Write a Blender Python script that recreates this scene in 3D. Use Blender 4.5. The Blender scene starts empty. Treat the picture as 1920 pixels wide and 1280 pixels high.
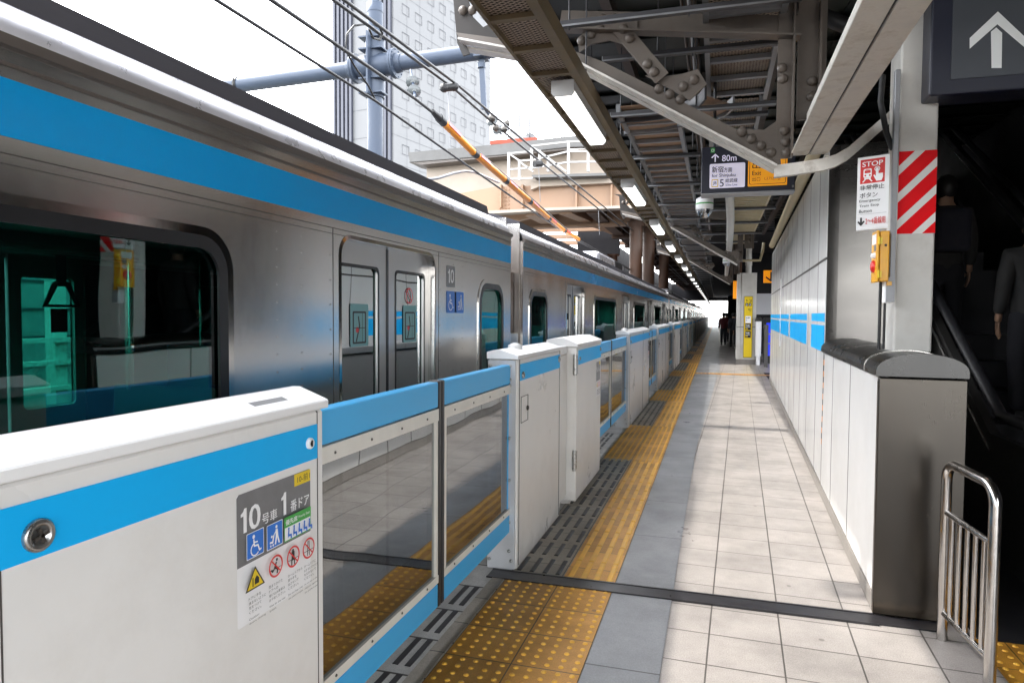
import bpy, bmesh, math, random
from mathutils import Vector, Matrix
random.seed(7)
sc = bpy.context.scene
C = sc.collection
R = math.radians
# ------------------------------------------------------------------ camera
CAMH = 1.58
YAW, PITCH, ROLL = R(16.715), R(-2.297), R(0.35)
RM = (Matrix.Rotation(YAW, 3, 'Z') @ Matrix.Rotation(math.pi/2 + PITCH, 3, 'X') @ Matrix.Rotation(ROLL, 3, 'Z'))
CO = Vector((0, 0, CAMH))
cam_d = bpy.data.cameras.new('camera')
cam = bpy.data.objects.new('camera', cam_d); C.objects.link(cam)
cam.matrix_world = Matrix.Translation(CO) @ RM.to_4x4()
cam_d.sensor_width = 36; cam_d.lens = 24.0; cam_d.clip_start = 0.05; cam_d.clip_end = 3000
sc.camera = cam

def at(u, v, x=None, y=None, z=None):
    """world point seen at photo pixel (u, v) on a surveyed plane"""
    d = RM @ Vector(((u-960)/1280, -(v-640)/1280, -1))
    if x is not None: t = (x-CO.x)/d.x
    elif y is not None: t = (y-CO.y)/d.y
    else: t = (z-CO.z)/d.z
    return CO + d*t

# ------------------------------------------------------------------ materials
def nt_new(name):
    m = bpy.data.materials.new(name); m.use_nodes = True
    nt = m.node_tree
    return m, nt, nt.nodes['Principled BSDF'], nt.nodes['Material Output']

def pm(name, col, rough=.5, metal=0.0, var=.12, scale=3.0, bump=0.0, bscale=60, stretch=(1,1,1), dirt=0.0, dirtcol=(.05,.035,.02), dscale=2.5, rvar=.08, emit=None, estr=1.0, spec=.5, rot=0.0, base=0.0):
    """painted / metal / stone surface with mottling, optional grime, roughness variation and fine bump"""
    m, nt, b, out = nt_new(name)
    N, L = nt.nodes, nt.links
    geo = N.new('ShaderNodeNewGeometry')
    mp = N.new('ShaderNodeMapping'); mp.inputs['Scale'].default_value = stretch; mp.inputs['Rotation'].default_value = (0,0,rot)
    L.new(geo.outputs['Position'], mp.inputs['Vector'])
    n1 = N.new('ShaderNodeTexNoise'); n1.inputs['Scale'].default_value = scale; n1.inputs['Detail'].default_value = 6; n1.inputs['Roughness'].default_value = .62
    L.new(mp.outputs[0], n1.inputs['Vector'])
    mr = N.new('ShaderNodeMapRange'); mr.inputs[1].default_value = .25; mr.inputs[2].default_value = .75
    mr.inputs[3].default_value = 1-var; mr.inputs[4].default_value = 1+var
    L.new(n1.outputs['Fac'], mr.inputs[0])
    mx = N.new('ShaderNodeMix'); mx.data_type = 'RGBA'; mx.blend_type = 'MULTIPLY'; mx.inputs[0].default_value = 1
    mx.inputs[6].default_value = (*col, 1); L.new(mr.outputs[0], mx.inputs[7])
    colout = mx.outputs[2]
    if dirt > 0:
        n2 = N.new('ShaderNodeTexNoise'); n2.inputs['Scale'].default_value = dscale; n2.inputs['Detail'].default_value = 9; n2.inputs['Roughness'].default_value = .7
        L.new(mp.outputs[0], n2.inputs['Vector'])
        m2 = N.new('ShaderNodeMapRange'); m2.inputs[1].default_value = .5; m2.inputs[2].default_value = .72; m2.inputs[3].default_value = 0; m2.inputs[4].default_value = dirt
        L.new(n2.outputs['Fac'], m2.inputs[0])
        mx2 = N.new('ShaderNodeMix'); mx2.data_type = 'RGBA'
        L.new(m2.outputs[0], mx2.inputs[0]); L.new(colout, mx2.inputs[6]); mx2.inputs[7].default_value = (*dirtcol, 1)
        colout = mx2.outputs[2]
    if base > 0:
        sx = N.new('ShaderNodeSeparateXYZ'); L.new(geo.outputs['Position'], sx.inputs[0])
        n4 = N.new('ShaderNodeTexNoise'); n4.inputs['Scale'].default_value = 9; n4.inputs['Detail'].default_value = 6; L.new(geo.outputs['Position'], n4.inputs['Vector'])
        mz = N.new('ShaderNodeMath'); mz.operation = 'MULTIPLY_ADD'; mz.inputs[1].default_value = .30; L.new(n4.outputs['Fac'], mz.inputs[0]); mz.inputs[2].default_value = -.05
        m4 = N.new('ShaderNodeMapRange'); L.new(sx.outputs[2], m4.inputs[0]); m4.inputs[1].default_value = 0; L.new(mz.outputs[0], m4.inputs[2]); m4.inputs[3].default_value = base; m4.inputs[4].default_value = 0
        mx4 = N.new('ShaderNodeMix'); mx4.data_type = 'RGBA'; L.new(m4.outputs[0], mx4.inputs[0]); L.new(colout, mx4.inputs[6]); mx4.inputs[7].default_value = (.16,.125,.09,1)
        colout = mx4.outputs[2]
    L.new(colout, b.inputs['Base Color'])
    r2 = N.new('ShaderNodeMapRange'); r2.inputs[1].default_value = .3; r2.inputs[2].default_value = .7
    r2.inputs[3].default_value = max(.02, rough-rvar); r2.inputs[4].default_value = min(1, rough+rvar)
    L.new(n1.outputs['Fac'], r2.inputs[0]); L.new(r2.outputs[0], b.inputs['Roughness'])
    b.inputs['Metallic'].default_value = metal
    b.inputs['Specular IOR Level'].default_value = spec
    if bump > 0:
        n3 = N.new('ShaderNodeTexNoise'); n3.inputs['Scale'].default_value = bscale; n3.inputs['Detail'].default_value = 4
        L.new(mp.outputs[0], n3.inputs['Vector'])
        bp = N.new('ShaderNodeBump'); bp.inputs['Strength'].default_value = bump; bp.inputs['Distance'].default_value = .004
        L.new(n3.outputs['Fac'], bp.inputs['Height']); L.new(bp.outputs[0], b.inputs['Normal'])
    if emit:
        b.inputs['Emission Color'].default_value = (*emit, 1); b.inputs['Emission Strength'].default_value = estr
    return m

def glass(name, tint, base=.08, gain=.75, rough=.015, blend=.35):
    """thin pane: tinted see-through plus angle dependent mirror"""
    m, nt, b, out = nt_new(name)
    N, L = nt.nodes, nt.links
    N.remove(b)
    t = N.new('ShaderNodeBsdfTransparent'); t.inputs[0].default_value = (*tint, 1)
    g = N.new('ShaderNodeBsdfGlossy'); g.inputs['Roughness'].default_value = rough; g.inputs['Color'].default_value = (.95,.97,1,1)
    lw = N.new('ShaderNodeLayerWeight'); lw.inputs['Blend'].default_value = blend
    mr = N.new('ShaderNodeMapRange'); mr.inputs[3].default_value = base; mr.inputs[4].default_value = base+gain
    L.new(lw.outputs['Facing'], mr.inputs[0])
    no = N.new('ShaderNodeTexNoise'); no.inputs['Scale'].default_value = 2.2; no.inputs['Detail'].default_value = 1
    geo = N.new('ShaderNodeNewGeometry'); L.new(geo.outputs['Position'], no.inputs['Vector'])
    bp = N.new('ShaderNodeBump'); bp.inputs['Strength'].default_value = .025; bp.inputs['Distance'].default_value = .06
    L.new(no.outputs['Fac'], bp.inputs['Height']); L.new(bp.outputs[0], g.inputs['Normal'])
    mx = N.new('ShaderNodeMixShader'); L.new(mr.outputs[0], mx.inputs[0]); L.new(t.outputs[0], mx.inputs[1]); L.new(g.outputs[0], mx.inputs[2])
    L.new(mx.outputs[0], out.inputs['Surface'])
    return m

def tiles(name, col, grout, w, h, mortar, rot, off, rough, var, bump=.25, speck=.15, dirt=.35):
    m, nt, b, out = nt_new(name)
    N, L = nt.nodes, nt.links
    geo = N.new('ShaderNodeNewGeometry')
    mp = N.new('ShaderNodeMapping'); mp.vector_type = 'TEXTURE'
    mp.inputs['Location'].default_value = (*off, 0); mp.inputs['Rotation'].default_value = (0,0,rot)
    L.new(geo.outputs['Position'], mp.inputs['Vector'])
    br = N.new('ShaderNodeTexBrick'); br.offset = 0; br.squash = 1
    br.inputs['Scale'].default_value = 1; br.inputs['Brick Width'].default_value = w; br.inputs['Row Height'].default_value = h
    br.inputs['Mortar Size'].default_value = mortar; br.inputs['Mortar Smooth'].default_value = .3; br.inputs['Bias'].default_value = 0
    br.inputs['Color1'].default_value = (*[c*(1-var) for c in col], 1); br.inputs['Color2'].default_value = (*[c*(1+var) for c in col], 1)
    br.inputs['Mortar'].default_value = (*grout, 1)
    L.new(mp.outputs[0], br.inputs['Vector'])
    sp = N.new('ShaderNodeTexNoise'); sp.inputs['Scale'].default_value = 170; sp.inputs['Detail'].default_value = 2
    L.new(geo.outputs['Position'], sp.inputs['Vector'])
    bl = N.new('ShaderNodeTexNoise'); bl.inputs['Scale'].default_value = 1.7; bl.inputs['Detail'].default_value = 8; bl.inputs['Roughness'].default_value = .68
    L.new(geo.outputs['Position'], bl.inputs['Vector'])
    a1 = N.new('ShaderNodeMapRange'); a1.inputs[1].default_value = .3; a1.inputs[2].default_value = .7; a1.inputs[3].default_value = 1-speck; a1.inputs[4].default_value = 1+speck
    L.new(sp.outputs['Fac'], a1.inputs[0])
    a2 = N.new('ShaderNodeMapRange'); a2.inputs[1].default_value = .35; a2.inputs[2].default_value = .75; a2.inputs[3].default_value = 1.06; a2.inputs[4].default_value = 1-dirt
    L.new(bl.outputs['Fac'], a2.inputs[0])
    mu = N.new('ShaderNodeMath'); mu.operation = 'MULTIPLY'; L.new(a1.outputs[0], mu.inputs[0]); L.new(a2.outputs[0], mu.inputs[1])
    mx = N.new('ShaderNodeMix'); mx.data_type = 'RGBA'; mx.blend_type = 'MULTIPLY'; mx.inputs[0].default_value = 1
    L.new(br.outputs['Color'], mx.inputs[6]); L.new(mu.outputs[0], mx.inputs[7])
    vo = N.new('ShaderNodeTexVoronoi'); vo.inputs['Scale'].default_value = 2.6; L.new(geo.outputs['Position'], vo.inputs['Vector'])
    vm_ = N.new('ShaderNodeMapRange'); vm_.inputs[1].default_value = .030; vm_.inputs[2].default_value = .042; vm_.inputs[3].default_value = .5; vm_.inputs[4].default_value = 0
    L.new(vo.outputs['Distance'], vm_.inputs[0])
    gm = N.new('ShaderNodeMix'); gm.data_type = 'RGBA'; L.new(vm_.outputs[0], gm.inputs[0]); L.new(mx.outputs[2], gm.inputs[6]); gm.inputs[7].default_value = (.06,.055,.05,1)
    L.new(gm.outputs[2], b.inputs['Base Color'])
    rr = N.new('ShaderNodeMapRange'); rr.inputs[1].default_value = .3; rr.inputs[2].default_value = .7; rr.inputs[3].default_value = rough-.1; rr.inputs[4].default_value = rough+.12
    L.new(bl.outputs['Fac'], rr.inputs[0]); L.new(rr.outputs[0], b.inputs['Roughness'])
    ad = N.new('ShaderNodeMath'); ad.operation = 'MULTIPLY_ADD'; ad.inputs[1].default_value = -1.0
    L.new(br.outputs['Fac'], ad.inputs[0]); 
    s2 = N.new('ShaderNodeMath'); s2.operation = 'MULTIPLY'; s2.inputs[1].default_value = .25; L.new(sp.outputs['Fac'], s2.inputs[0])
    L.new(s2.outputs[0], ad.inputs[2])
    bp = N.new('ShaderNodeBump'); bp.inputs['Strength'].default_value = bump; bp.inputs['Distance'].default_value = .004
    L.new(ad.outputs[0], bp.inputs['Height']); L.new(bp.outputs[0], b.inputs['Normal'])
    return m

def mesh_mat(name, c1, c2, scale):
    """expanded-metal floor of a cable tray: diamond pattern"""
    m, nt, b, out = nt_new(name)
    N, L = nt.nodes, nt.links
    geo = N.new('ShaderNodeNewGeometry')
    mp = N.new('ShaderNodeMapping'); mp.inputs['Rotation'].default_value = (0,0,R(45)); mp.inputs['Scale'].default_value = (scale*1.0, scale*1.0, scale)
    pre = N.new('ShaderNodeVectorMath'); pre.operation = 'MULTIPLY'; pre.inputs[1].default_value = (1.0, 1.7, 0.001)
    L.new(geo.outputs['Position'], pre.inputs[0]); L.new(pre.outputs[0], mp.inputs['Vector'])
    br = N.new('ShaderNodeTexBrick'); br.offset = 0
    br.inputs['Scale'].default_value = 1; br.inputs['Brick Width'].default_value = 1; br.inputs['Row Height'].default_value = 1; br.inputs['Mortar Size'].default_value = .17; br.inputs['Mortar Smooth'].default_value = .1
    br.inputs['Color1'].default_value = (*c1,1); br.inputs['Color2'].default_value = (*[k*.6 for k in c1],1); br.inputs['Mortar'].default_value = (*c2,1)
    L.new(mp.outputs[0], br.inputs['Vector']); L.new(br.outputs['Color'], b.inputs['Base Color'])
    b.inputs['Roughness'].default_value = .7
    tr = N.new('ShaderNodeBsdfTransparent'); mx = N.new('ShaderNodeMixShader')
    mul = N.new('ShaderNodeMath'); mul.operation='MULTIPLY'; mul.inputs[1].default_value = .22
    inv = N.new('ShaderNodeMath'); inv.operation='SUBTRACT'; inv.inputs[0].default_value = 1; L.new(br.outputs['Fac'], inv.inputs[1])
    L.new(inv.outputs[0], mul.inputs[0]); L.new(mul.outputs[0], mx.inputs[0]); L.new(b.outputs[0], mx.inputs[1]); L.new(tr.outputs[0], mx.inputs[2])
    L.new(mx.outputs[0], out.inputs['Surface'])
    return m

WROT = R(-1.72)
M = {}
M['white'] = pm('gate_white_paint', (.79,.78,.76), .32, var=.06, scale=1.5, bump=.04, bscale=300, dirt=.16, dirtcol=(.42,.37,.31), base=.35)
M['whitetop'] = pm('gate_cap_paint', (.88,.88,.88), .35, var=.04, scale=2, dirt=.06, dirtcol=(.4,.38,.33))
M['greyplate'] = pm('gate_end_plate', (.52,.53,.55), .4, var=.08, scale=4, dirt=.2, dirtcol=(.15,.13,.11))
M['blue'] = pm('gate_blue_paint', (.008,.43,.90), .40, var=.05, scale=1.2, spec=.15)
M['lblue'] = pm('leaf_blue_paint', (.06,.42,.80), .38, var=.05, scale=1.2, spec=.3)
M['stripe'] = pm('train_blue_band', (.0,.34,.78), .24, var=.06, scale=1.0, rvar=.05, spec=.35)
M['cream'] = pm('leaf_cream_trim', (.76,.74,.68), .45, var=.08, scale=8)
M['black'] = pm('black_rubber', (.012,.012,.014), .45, var=.2, scale=10)
M['bolt'] = pm('steel_bolt', (.38,.38,.37), .3, metal=.9, var=.2, scale=40)
M['bolt_dark'] = pm('dark_bolt', (.12,.11,.10), .35, metal=.7, var=.2, scale=40)
M['steel'] = pm('train_stainless', (.80,.775,.75), .22, metal=.95, var=.13, scale=1.6, stretch=(1,1.2,.5), bump=.012, bscale=500, rvar=.05)
M['steelb'] = pm('bright_stainless', (.72,.70,.67), .16, metal=1, var=.06, scale=3)
M['doorsteel'] = pm('door_stainless', (.64,.625,.61), .36, metal=.85, var=.07, scale=2, bump=.05, bscale=400)
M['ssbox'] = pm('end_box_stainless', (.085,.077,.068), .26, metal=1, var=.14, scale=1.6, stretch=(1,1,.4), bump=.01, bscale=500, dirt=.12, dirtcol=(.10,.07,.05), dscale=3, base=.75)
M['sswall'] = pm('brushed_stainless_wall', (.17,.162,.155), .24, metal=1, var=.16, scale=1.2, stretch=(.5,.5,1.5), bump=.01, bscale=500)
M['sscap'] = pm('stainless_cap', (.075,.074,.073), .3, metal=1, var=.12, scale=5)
M['tube'] = pm('polished_tube', (.60,.575,.55), .19, metal=1, var=.1, scale=18, dirt=.25, dirtcol=(.2,.15,.1), dscale=9)
M['roof_s'] = pm('roof_silver', (.80,.80,.86), .30, metal=.6, var=.05, scale=5, bump=.05, bscale=160)
M['roof_d'] = pm('roof_dark', (.065,.062,.075), .75, var=.15, scale=8)
M['gutter'] = pm('gutter_dark', (.10,.085,.075), .5, var=.15, scale=5)
M['rubber_brown'] = pm('gangway_rubber', (.075,.04,.028), .6, var=.25, scale=9)
M['glass_gate'] = glass('gate_glass', (.30,.33,.32), base=.10, gain=.46, rough=.008)
M['glass_car'] = glass('train_window_glass', (.24,.57,.53), base=.035, gain=.33)
M['glass_far'] = glass('far_door_glass', (.45,.85,.78), base=.03, gain=.3)
M['glass_cardoor'] = glass('train_door_glass', (.16,.34,.28), base=.20, gain=.70)
M['glass_cam'] = glass('camera_dome_glass', (.5,.5,.5), base=.3, gain=.5)
M['int_wall'] = pm('interior_lining', (.32,.33,.31), .5, var=.06)
M['int_floor'] = pm('interior_floor', (.10,.11,.12), .6, var=.15)
M['seat'] = pm('seat_fabric', (.025,.05,.16), .85, var=.25, scale=30)
M['poster'] = pm('interior_poster', (.05,.09,.22), .5, var=.5, scale=6)
M['red'] = pm('sign_red', (.62,.02,.02), .4, var=.06)
M['hazred'] = pm('hazard_red', (.78,.003,.008), .5, var=.08, scale=6, spec=.12)
M['hazwhite'] = pm('hazard_white', (.72,.71,.68), .4, var=.08, scale=6)
M['yellow'] = pm('sign_yellow', (.78,.56,.01), .4, var=.05)
M['amber'] = pm('box_amber', (.75,.36,.005), .35, var=.08, scale=10, dirt=.15)
M['orange'] = pm('sleeve_orange', (.80,.27,.008), .45, var=.07, scale=3)
M['ink'] = pm('sign_black', (.012,.012,.013), .5, var=.1)
M['navy'] = pm('sign_navy', (.010,.012,.028), .35, var=.1)
M['lilac'] = pm('sign_lit_lilac', (.75,.72,.85), .4, var=.02, emit=(.80,.74,.95), estr=.30)
M['signwhite'] = pm('sign_white', (.90,.90,.91), .4, var=.03)
M['litwhite'] = pm('sign_lit_white', (.8,.8,.85), .4, var=.02, emit=(.85,.85,1), estr=.45)
M['exit'] = pm('sign_lit_orange', (.85,.36,.005), .4, var=.02, emit=(1,.36,.01), estr=.32)
M['exitdim'] = pm('sign_orange_dim', (.85,.36,.005), .4, var=.02, emit=(1,.30,.01), estr=.55)
M['green'] = pm('sign_green', (.05,.36,.06), .4, var=.05)
M['signblue'] = pm('sign_blue', (.015,.16,.62), .4, var=.05)
M['signgrey'] = pm('sign_grey', (.16,.16,.165), .38, var=.15, scale=20)
M['slate'] = pm('arrow_panel_slate', (.055,.062,.075), .4, var=.12)
M['arrow'] = pm('arrow_white', (.85,.87,.87), .5, var=.05)
M['beamwhite'] = pm('old_white_beam', (.74,.71,.65), .55, var=.16, scale=7, bump=.3, bscale=40, dirt=.55, dirtcol=(.19,.13,.06), dscale=7)
M['truss'] = pm('truss_grey_paint', (.125,.104,.088), .5, var=.25, scale=5, bump=.15, bscale=30, dirt=.5, dirtcol=(.07,.045,.03), dscale=5)
M['trussw'] = pm('truss_flange_white', (.74,.71,.66), .5, var=.14, scale=7, dirt=.5, dirtcol=(.17,.11,.06), dscale=9)
M['strut'] = pm('strut_channel', (.055,.055,.062), .5, var=.15, scale=5)
M['strutl'] = pm('strut_galvanised', (.27,.275,.29), .45, metal=.3, var=.15, scale=9)
M['rail_y'] = pm('rack_rail_olive', (.15,.11,.06), .55, var=.25, scale=6, dirt=.4, dirtcol=(.07,.05,.03))
M['traymesh'] = mesh_mat('tray_mesh', (.010,.009,.008), (.36,.28,.215), 30)
M['trayfloor'] = pm('tray_floor_brown', (.30,.185,.115), .7, var=.35, scale=7, bump=.3, bscale=60)
M['deck'] = pm('canopy_deck_green', (.022,.028,.025), .6, var=.3, scale=2.5, dirt=.4, dirtcol=(.02,.02,.02))
M['tipbacklit'] = pm('tip_plate_backlit', (.022,.017,.014), .6, var=.3)  # backlit shade of the canopy tip put into a darker truss colour
M['purlin'] = pm('purlin_brown', (.06,.042,.033), .6, var=.25, scale=4)
M['lampbody'] = pm('lamp_body', (.50,.50,.50), .4, var=.06)
M['tube_lit'] = pm('lamp_tube_lit', (.9,.9,.9), .4, var=.0, emit=(1,.98,.94), estr=2.2)
M['pale'] = pm('column_paint', (.58,.565,.53), .45, var=.07, scale=4, dirt=.22, dirtcol=(.2,.15,.1), dscale=3)
M['pipe'] = pm('pipe_cream', (.52,.44,.28), .5, var=.2, scale=6, dirt=.4, dirtcol=(.15,.09,.04), dscale=6)
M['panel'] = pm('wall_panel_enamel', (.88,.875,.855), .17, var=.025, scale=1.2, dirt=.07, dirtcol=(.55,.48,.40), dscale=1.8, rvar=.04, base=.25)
M['seam'] = pm('panel_seam', (.06,.055,.05), .7, var=.2)
M['plinth'] = pm('wall_plinth', (.24,.22,.20), .6, var=.2, scale=6)
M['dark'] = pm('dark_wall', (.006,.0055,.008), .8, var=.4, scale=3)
M['darkpanel'] = pm('dark_panel', (.014,.013,.012), .6, var=.2)
M['esc'] = pm('escalator_metal', (.025,.025,.028), .4, metal=.8, var=.2)
M['pole'] = pm('pole_bluegrey', (.045,.062,.095), .5, metal=.15, var=.12, scale=3, bump=.1, bscale=30)
M['wire'] = pm('wire_black', (.012,.012,.012), .5, var=.1)
M['insul'] = pm('insulator_grey', (.10,.11,.115), .25, var=.1)
M['tower_w'] = pm('tower_white', (.130,.133,.138), .5, var=.03, scale=.05)
M['tower_f'] = pm('tower_fin', (.042,.046,.066), .45, var=.08, scale=.1)
M['tower_l'] = pm('tower_line', (.045,.046,.055), .5, var=.1, scale=.2)
M['creamwall'] = pm('overpass_cream', (.33,.275,.225), .6, var=.09, scale=.7, dirt=.35, dirtcol=(.48,.40,.33), dscale=.6)
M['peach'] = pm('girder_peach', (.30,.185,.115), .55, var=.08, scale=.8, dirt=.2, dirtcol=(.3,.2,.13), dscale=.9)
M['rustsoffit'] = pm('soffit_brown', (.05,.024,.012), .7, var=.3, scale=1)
M['concrete'] = pm('concrete_grey', (.12,.118,.115), .8, var=.2, scale=1.2, dirt=.4, dirtcol=(.09,.08,.07))
M['rail_w'] = pm('railing_white', (.34,.33,.32), .5, var=.07)
M['brownpost'] = pm('brown_column', (.055,.022,.009), .6, var=.3, scale=1.3)
M['tealsteel'] = pm('far_station_steel', (.62,.66,.62), .6, var=.15, scale=2)
M['farwall'] = pm('far_station_wall', (.30,.34,.34), .6, var=.3, scale=1.2)
M['ballast'] = pm('track_ballast', (.11,.095,.08), .95, var=.5, scale=25, bump=.8, bscale=35)
M['ground'] = pm('street_ground', (.12,.12,.12), .9, var=.2, scale=.3)
M['tile_l'] = tiles('floor_light_tiles', (.37,.338,.315), (.085,.075,.068), .335, .315, .0045, WROT, (-.03, 2.845), .36, .07, dirt=.42, speck=.2)
M['tile_g'] = tiles('floor_grey_slabs', (.27,.275,.285), (.09,.09,.09), 2.0, .95, .0055, 0, (-1.2, 3.0), .36, .04, speck=.12, dirt=.36)
M['tile_y'] = tiles('tactile_yellow_tiles', (.62,.295,.042), (.13,.075,.02), .318, .312, .004, 0, (-1.183, 3.83-.312*16), .42, .14, speck=.15, dirt=.55)
M['bump_y'] = pm('tactile_bump_yellow', (.80,.44,.06), .42, var=.18, scale=9)
M['tile_d'] = tiles('non_slip_grey_tiles', (.30,.27,.225), (.04,.037,.033), .318, .312, .004, 0, (-1.183, 3.83-.312*16), .5, .12, speck=.15, dirt=.4)
M['tile_e'] = tiles('platform_edge_blocks', (.46,.45,.43), (.06,.055,.05), .6, .335, .008, 0, (-1.6, 3.0), .5, .1, speck=.15, dirt=.4)
M['joint'] = pm('joint_dark_rubber', (.022,.021,.024), .35, var=.3, scale=12)
M['skin'] = pm('skin_tone', (.30,.175,.115), .55, var=.05)
M['hair'] = pm('hair_black', (.008,.007,.007), .55, var=.3, scale=40)
M['shirt_w'] = pm('shirt_pale_shaded', (.018,.017,.017), .85, var=.1, scale=12, bump=.6, bscale=16)  # pale shirt coloured near black to carry the hall's shade
M['shirt_d'] = pm('coat_dark', (.012,.012,.020), .9, var=.2, scale=12, bump=.6, bscale=16)
M['shirt_r'] = pm('jacket_maroon', (.07,.008,.012), .9, var=.2, scale=12, bump=.6, bscale=16)
M['trouser'] = pm('trousers_dark', (.010,.010,.014), .9, var=.2, scale=12, bump=.6, bscale=16)
M['shoe'] = pm('shoes_black', (.01,.01,.01), .4, var=.1)
M['barrier'] = pm('barrier_orange', (.22,.035,.012), .6, var=.2)
M['bluelit'] = pm('machine_blue_lit', (.02,.05,.5), .4, var=.3, scale=5, emit=(.01,.03,.9), estr=.7)
M['frostpanel'] = pm('far_white_panel', (.45,.45,.47), .6, var=.06, scale=1)

# ------------------------------------------------------------------ mesh builder
class MB:
    def __init__(s): s.v=[]; s.f=[]; s.m=[]; s.s=[]
    def add(s, vs, fs, mi=0, smooth=False):
        o=len(s.v); s.v += [Vector(p) for p in vs]
        for f in fs: s.f.append([o+i for i in f]); s.m.append(mi); s.s.append(smooth)
        return s
    def box(s, x0,x1,y0,y1,z0,z1, mi=0, bev=0, seg=2):
        if bev <= 0:
            vs=[(x,y,z) for z in (z0,z1) for y in (y0,y1) for x in (x0,x1)]
            return s.add(vs, [(0,2,3,1),(4,5,7,6),(0,1,5,4),(2,6,7,3),(0,4,6,2),(1,3,7,5)], mi)
        bm=bmesh.new(); bmesh.ops.create_cube(bm,size=1)
        for v in bm.verts: v.co=Vector(((x0+x1)/2+v.co.x*(x1-x0),(y0+y1)/2+v.co.y*(y1-y0),(z0+z1)/2+v.co.z*(z1-z0)))
        bmesh.ops.bevel(bm,geom=bm.edges[:],offset=bev,segments=seg,affect='EDGES',profile=.5)
        s.bm(bm,mi); return s
    def bm(s,bm,mi=0,mat=None,smooth=False):
        bm.verts.index_update()
        vs=[(mat@v.co if mat else v.co.copy()) for v in bm.verts]
        s.add(vs,[[v.index for v in f.verts] for f in bm.faces],mi,smooth); bm.free(); return s
    def bar(s,p,q,w,h,up=(0,0,1),mi=0):
        p=Vector(p); q=Vector(q); d=(q-p).normalized(); u=Vector(up)
        r=d.cross(u)
        if r.length<1e-4: r=d.cross(Vector((1,0,0)))
        r.normalize(); u=r.cross(d).normalized()
        vs=[]
        for b in (p,q):
            for a,c in ((-1,-1),(1,-1),(1,1),(-1,1)): vs.append(b+r*(a*w/2)+u*(c*h/2))
        return s.add(vs,[(0,1,2,3),(7,6,5,4),(0,4,5,1),(1,5,6,2),(2,6,7,3),(3,7,4,0)],mi)
    def tube(s,pts,r,n=8,mi=0,cap=True):
        pts=[Vector(p) for p in pts]; rings=[]; ref=None
        for i,p in enumerate(pts):
            if i==0: d=pts[1]-p
            elif i==len(pts)-1: d=p-pts[i-1]
            else: d=(pts[i+1]-p).normalized()+(p-pts[i-1]).normalized()
            d.normalize()
            if ref is None:
                ref=d.cross(Vector((0,0,1)));
                if ref.length<1e-3: ref=d.cross(Vector((1,0,0)))
            ref=(ref-d*ref.dot(d)).normalized(); b=d.cross(ref)
            rr=r[i] if isinstance(r,(list,tuple)) else r
            rings.append([p+ref*(math.cos(2*math.pi*k/n)*rr)+b*(math.sin(2*math.pi*k/n)*rr) for k in range(n)])
        vs=[v for ring in rings for v in ring]; fs=[]
        for i in range(len(pts)-1):
            for k in range(n):
                a=i*n+k; b2=i*n+(k+1)%n; fs.append((a,b2,b2+n,a+n))
        s.add(vs,fs,mi,True)
        if cap:
            s.add(rings[0],[list(range(n))[::-1]],mi); s.add(rings[-1],[list(range(n))],mi)
        return s
    def lathe(s,prof,o=(0,0,0),axis=(0,0,1),n=16,mi=0,smooth=True):
        q=Vector((0,0,1)).rotation_difference(Vector(axis).normalized()).to_matrix(); o=Vector(o)
        vs=[]; fs=[]
        for r,z in prof:
            for k in range(n): vs.append(o+q@Vector((r*math.cos(2*math.pi*k/n),r*math.sin(2*math.pi*k/n),z)))
        for i in range(len(prof)-1):
            for k in range(n):
                a=i*n+k; b=i*n+(k+1)%n; fs.append((a,b,b+n,a+n))
        s.add(vs,fs,mi,smooth)
        return s
    def rivet(s,p,nrm,r=.02,mi=0): return s.lathe([(r,0),(r*.92,r*.38),(r*.6,r*.72),(0.0001,r*.85)],p,nrm,10,mi)
    def prism(s,poly,axis,a,b,mi=0,smooth=False):
        """extrude a 2D polygon along x ('x': poly=(y,z)), y ('y': (x,z)) or z ('z': (x,y))"""
        def P(c,t): return {'x':(t,c[0],c[1]),'y':(c[0],t,c[1]),'z':(c[0],c[1],t)}[axis]
        n=len(poly); vs=[P(c,a) for c in poly]+[P(c,b) for c in poly]
        fs=[(i,(i+1)%n,(i+1)%n+n,i+n) for i in range(n)]
        s.add(vs,fs,mi,smooth); s.add(vs,[list(range(n))[::-1],list(range(n,2*n))],mi)
        return s
    def plate(s,outlines,o,ex,ey,t,mi=0):
        """flat sheet with holes: 2D outlines in frame (o,ex,ey), thickness t along the normal, centred"""
        cu=bpy.data.curves.new('tmp','CURVE'); cu.dimensions='2D'; cu.fill_mode='BOTH'; cu.extrude=t/2
        for pts in outlines:
            sp=cu.splines.new('POLY'); sp.points.add(len(pts)-1)
            for p,q in zip(sp.points,pts): p.co=(q[0],q[1],0,1)
            sp.use_cyclic_u=True
        return s._curve(cu,o,ex,ey,mi)
    def _curve(s,cu,o,ex,ey,mi):
        ob=bpy.data.objects.new('tmp',cu); me=bpy.data.meshes.new_from_object(ob)
        ex=Vector(ex); ey=Vector(ey); n=ex.cross(ey).normalized(); o=Vector(o)
        s.add([o+ex*v.co.x+ey*v.co.y+n*v.co.z for v in me.vertices],[list(p.vertices) for p in me.polygons],mi)
        bpy.data.objects.remove(ob); bpy.data.curves.remove(cu); bpy.data.meshes.remove(me); return s
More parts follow.
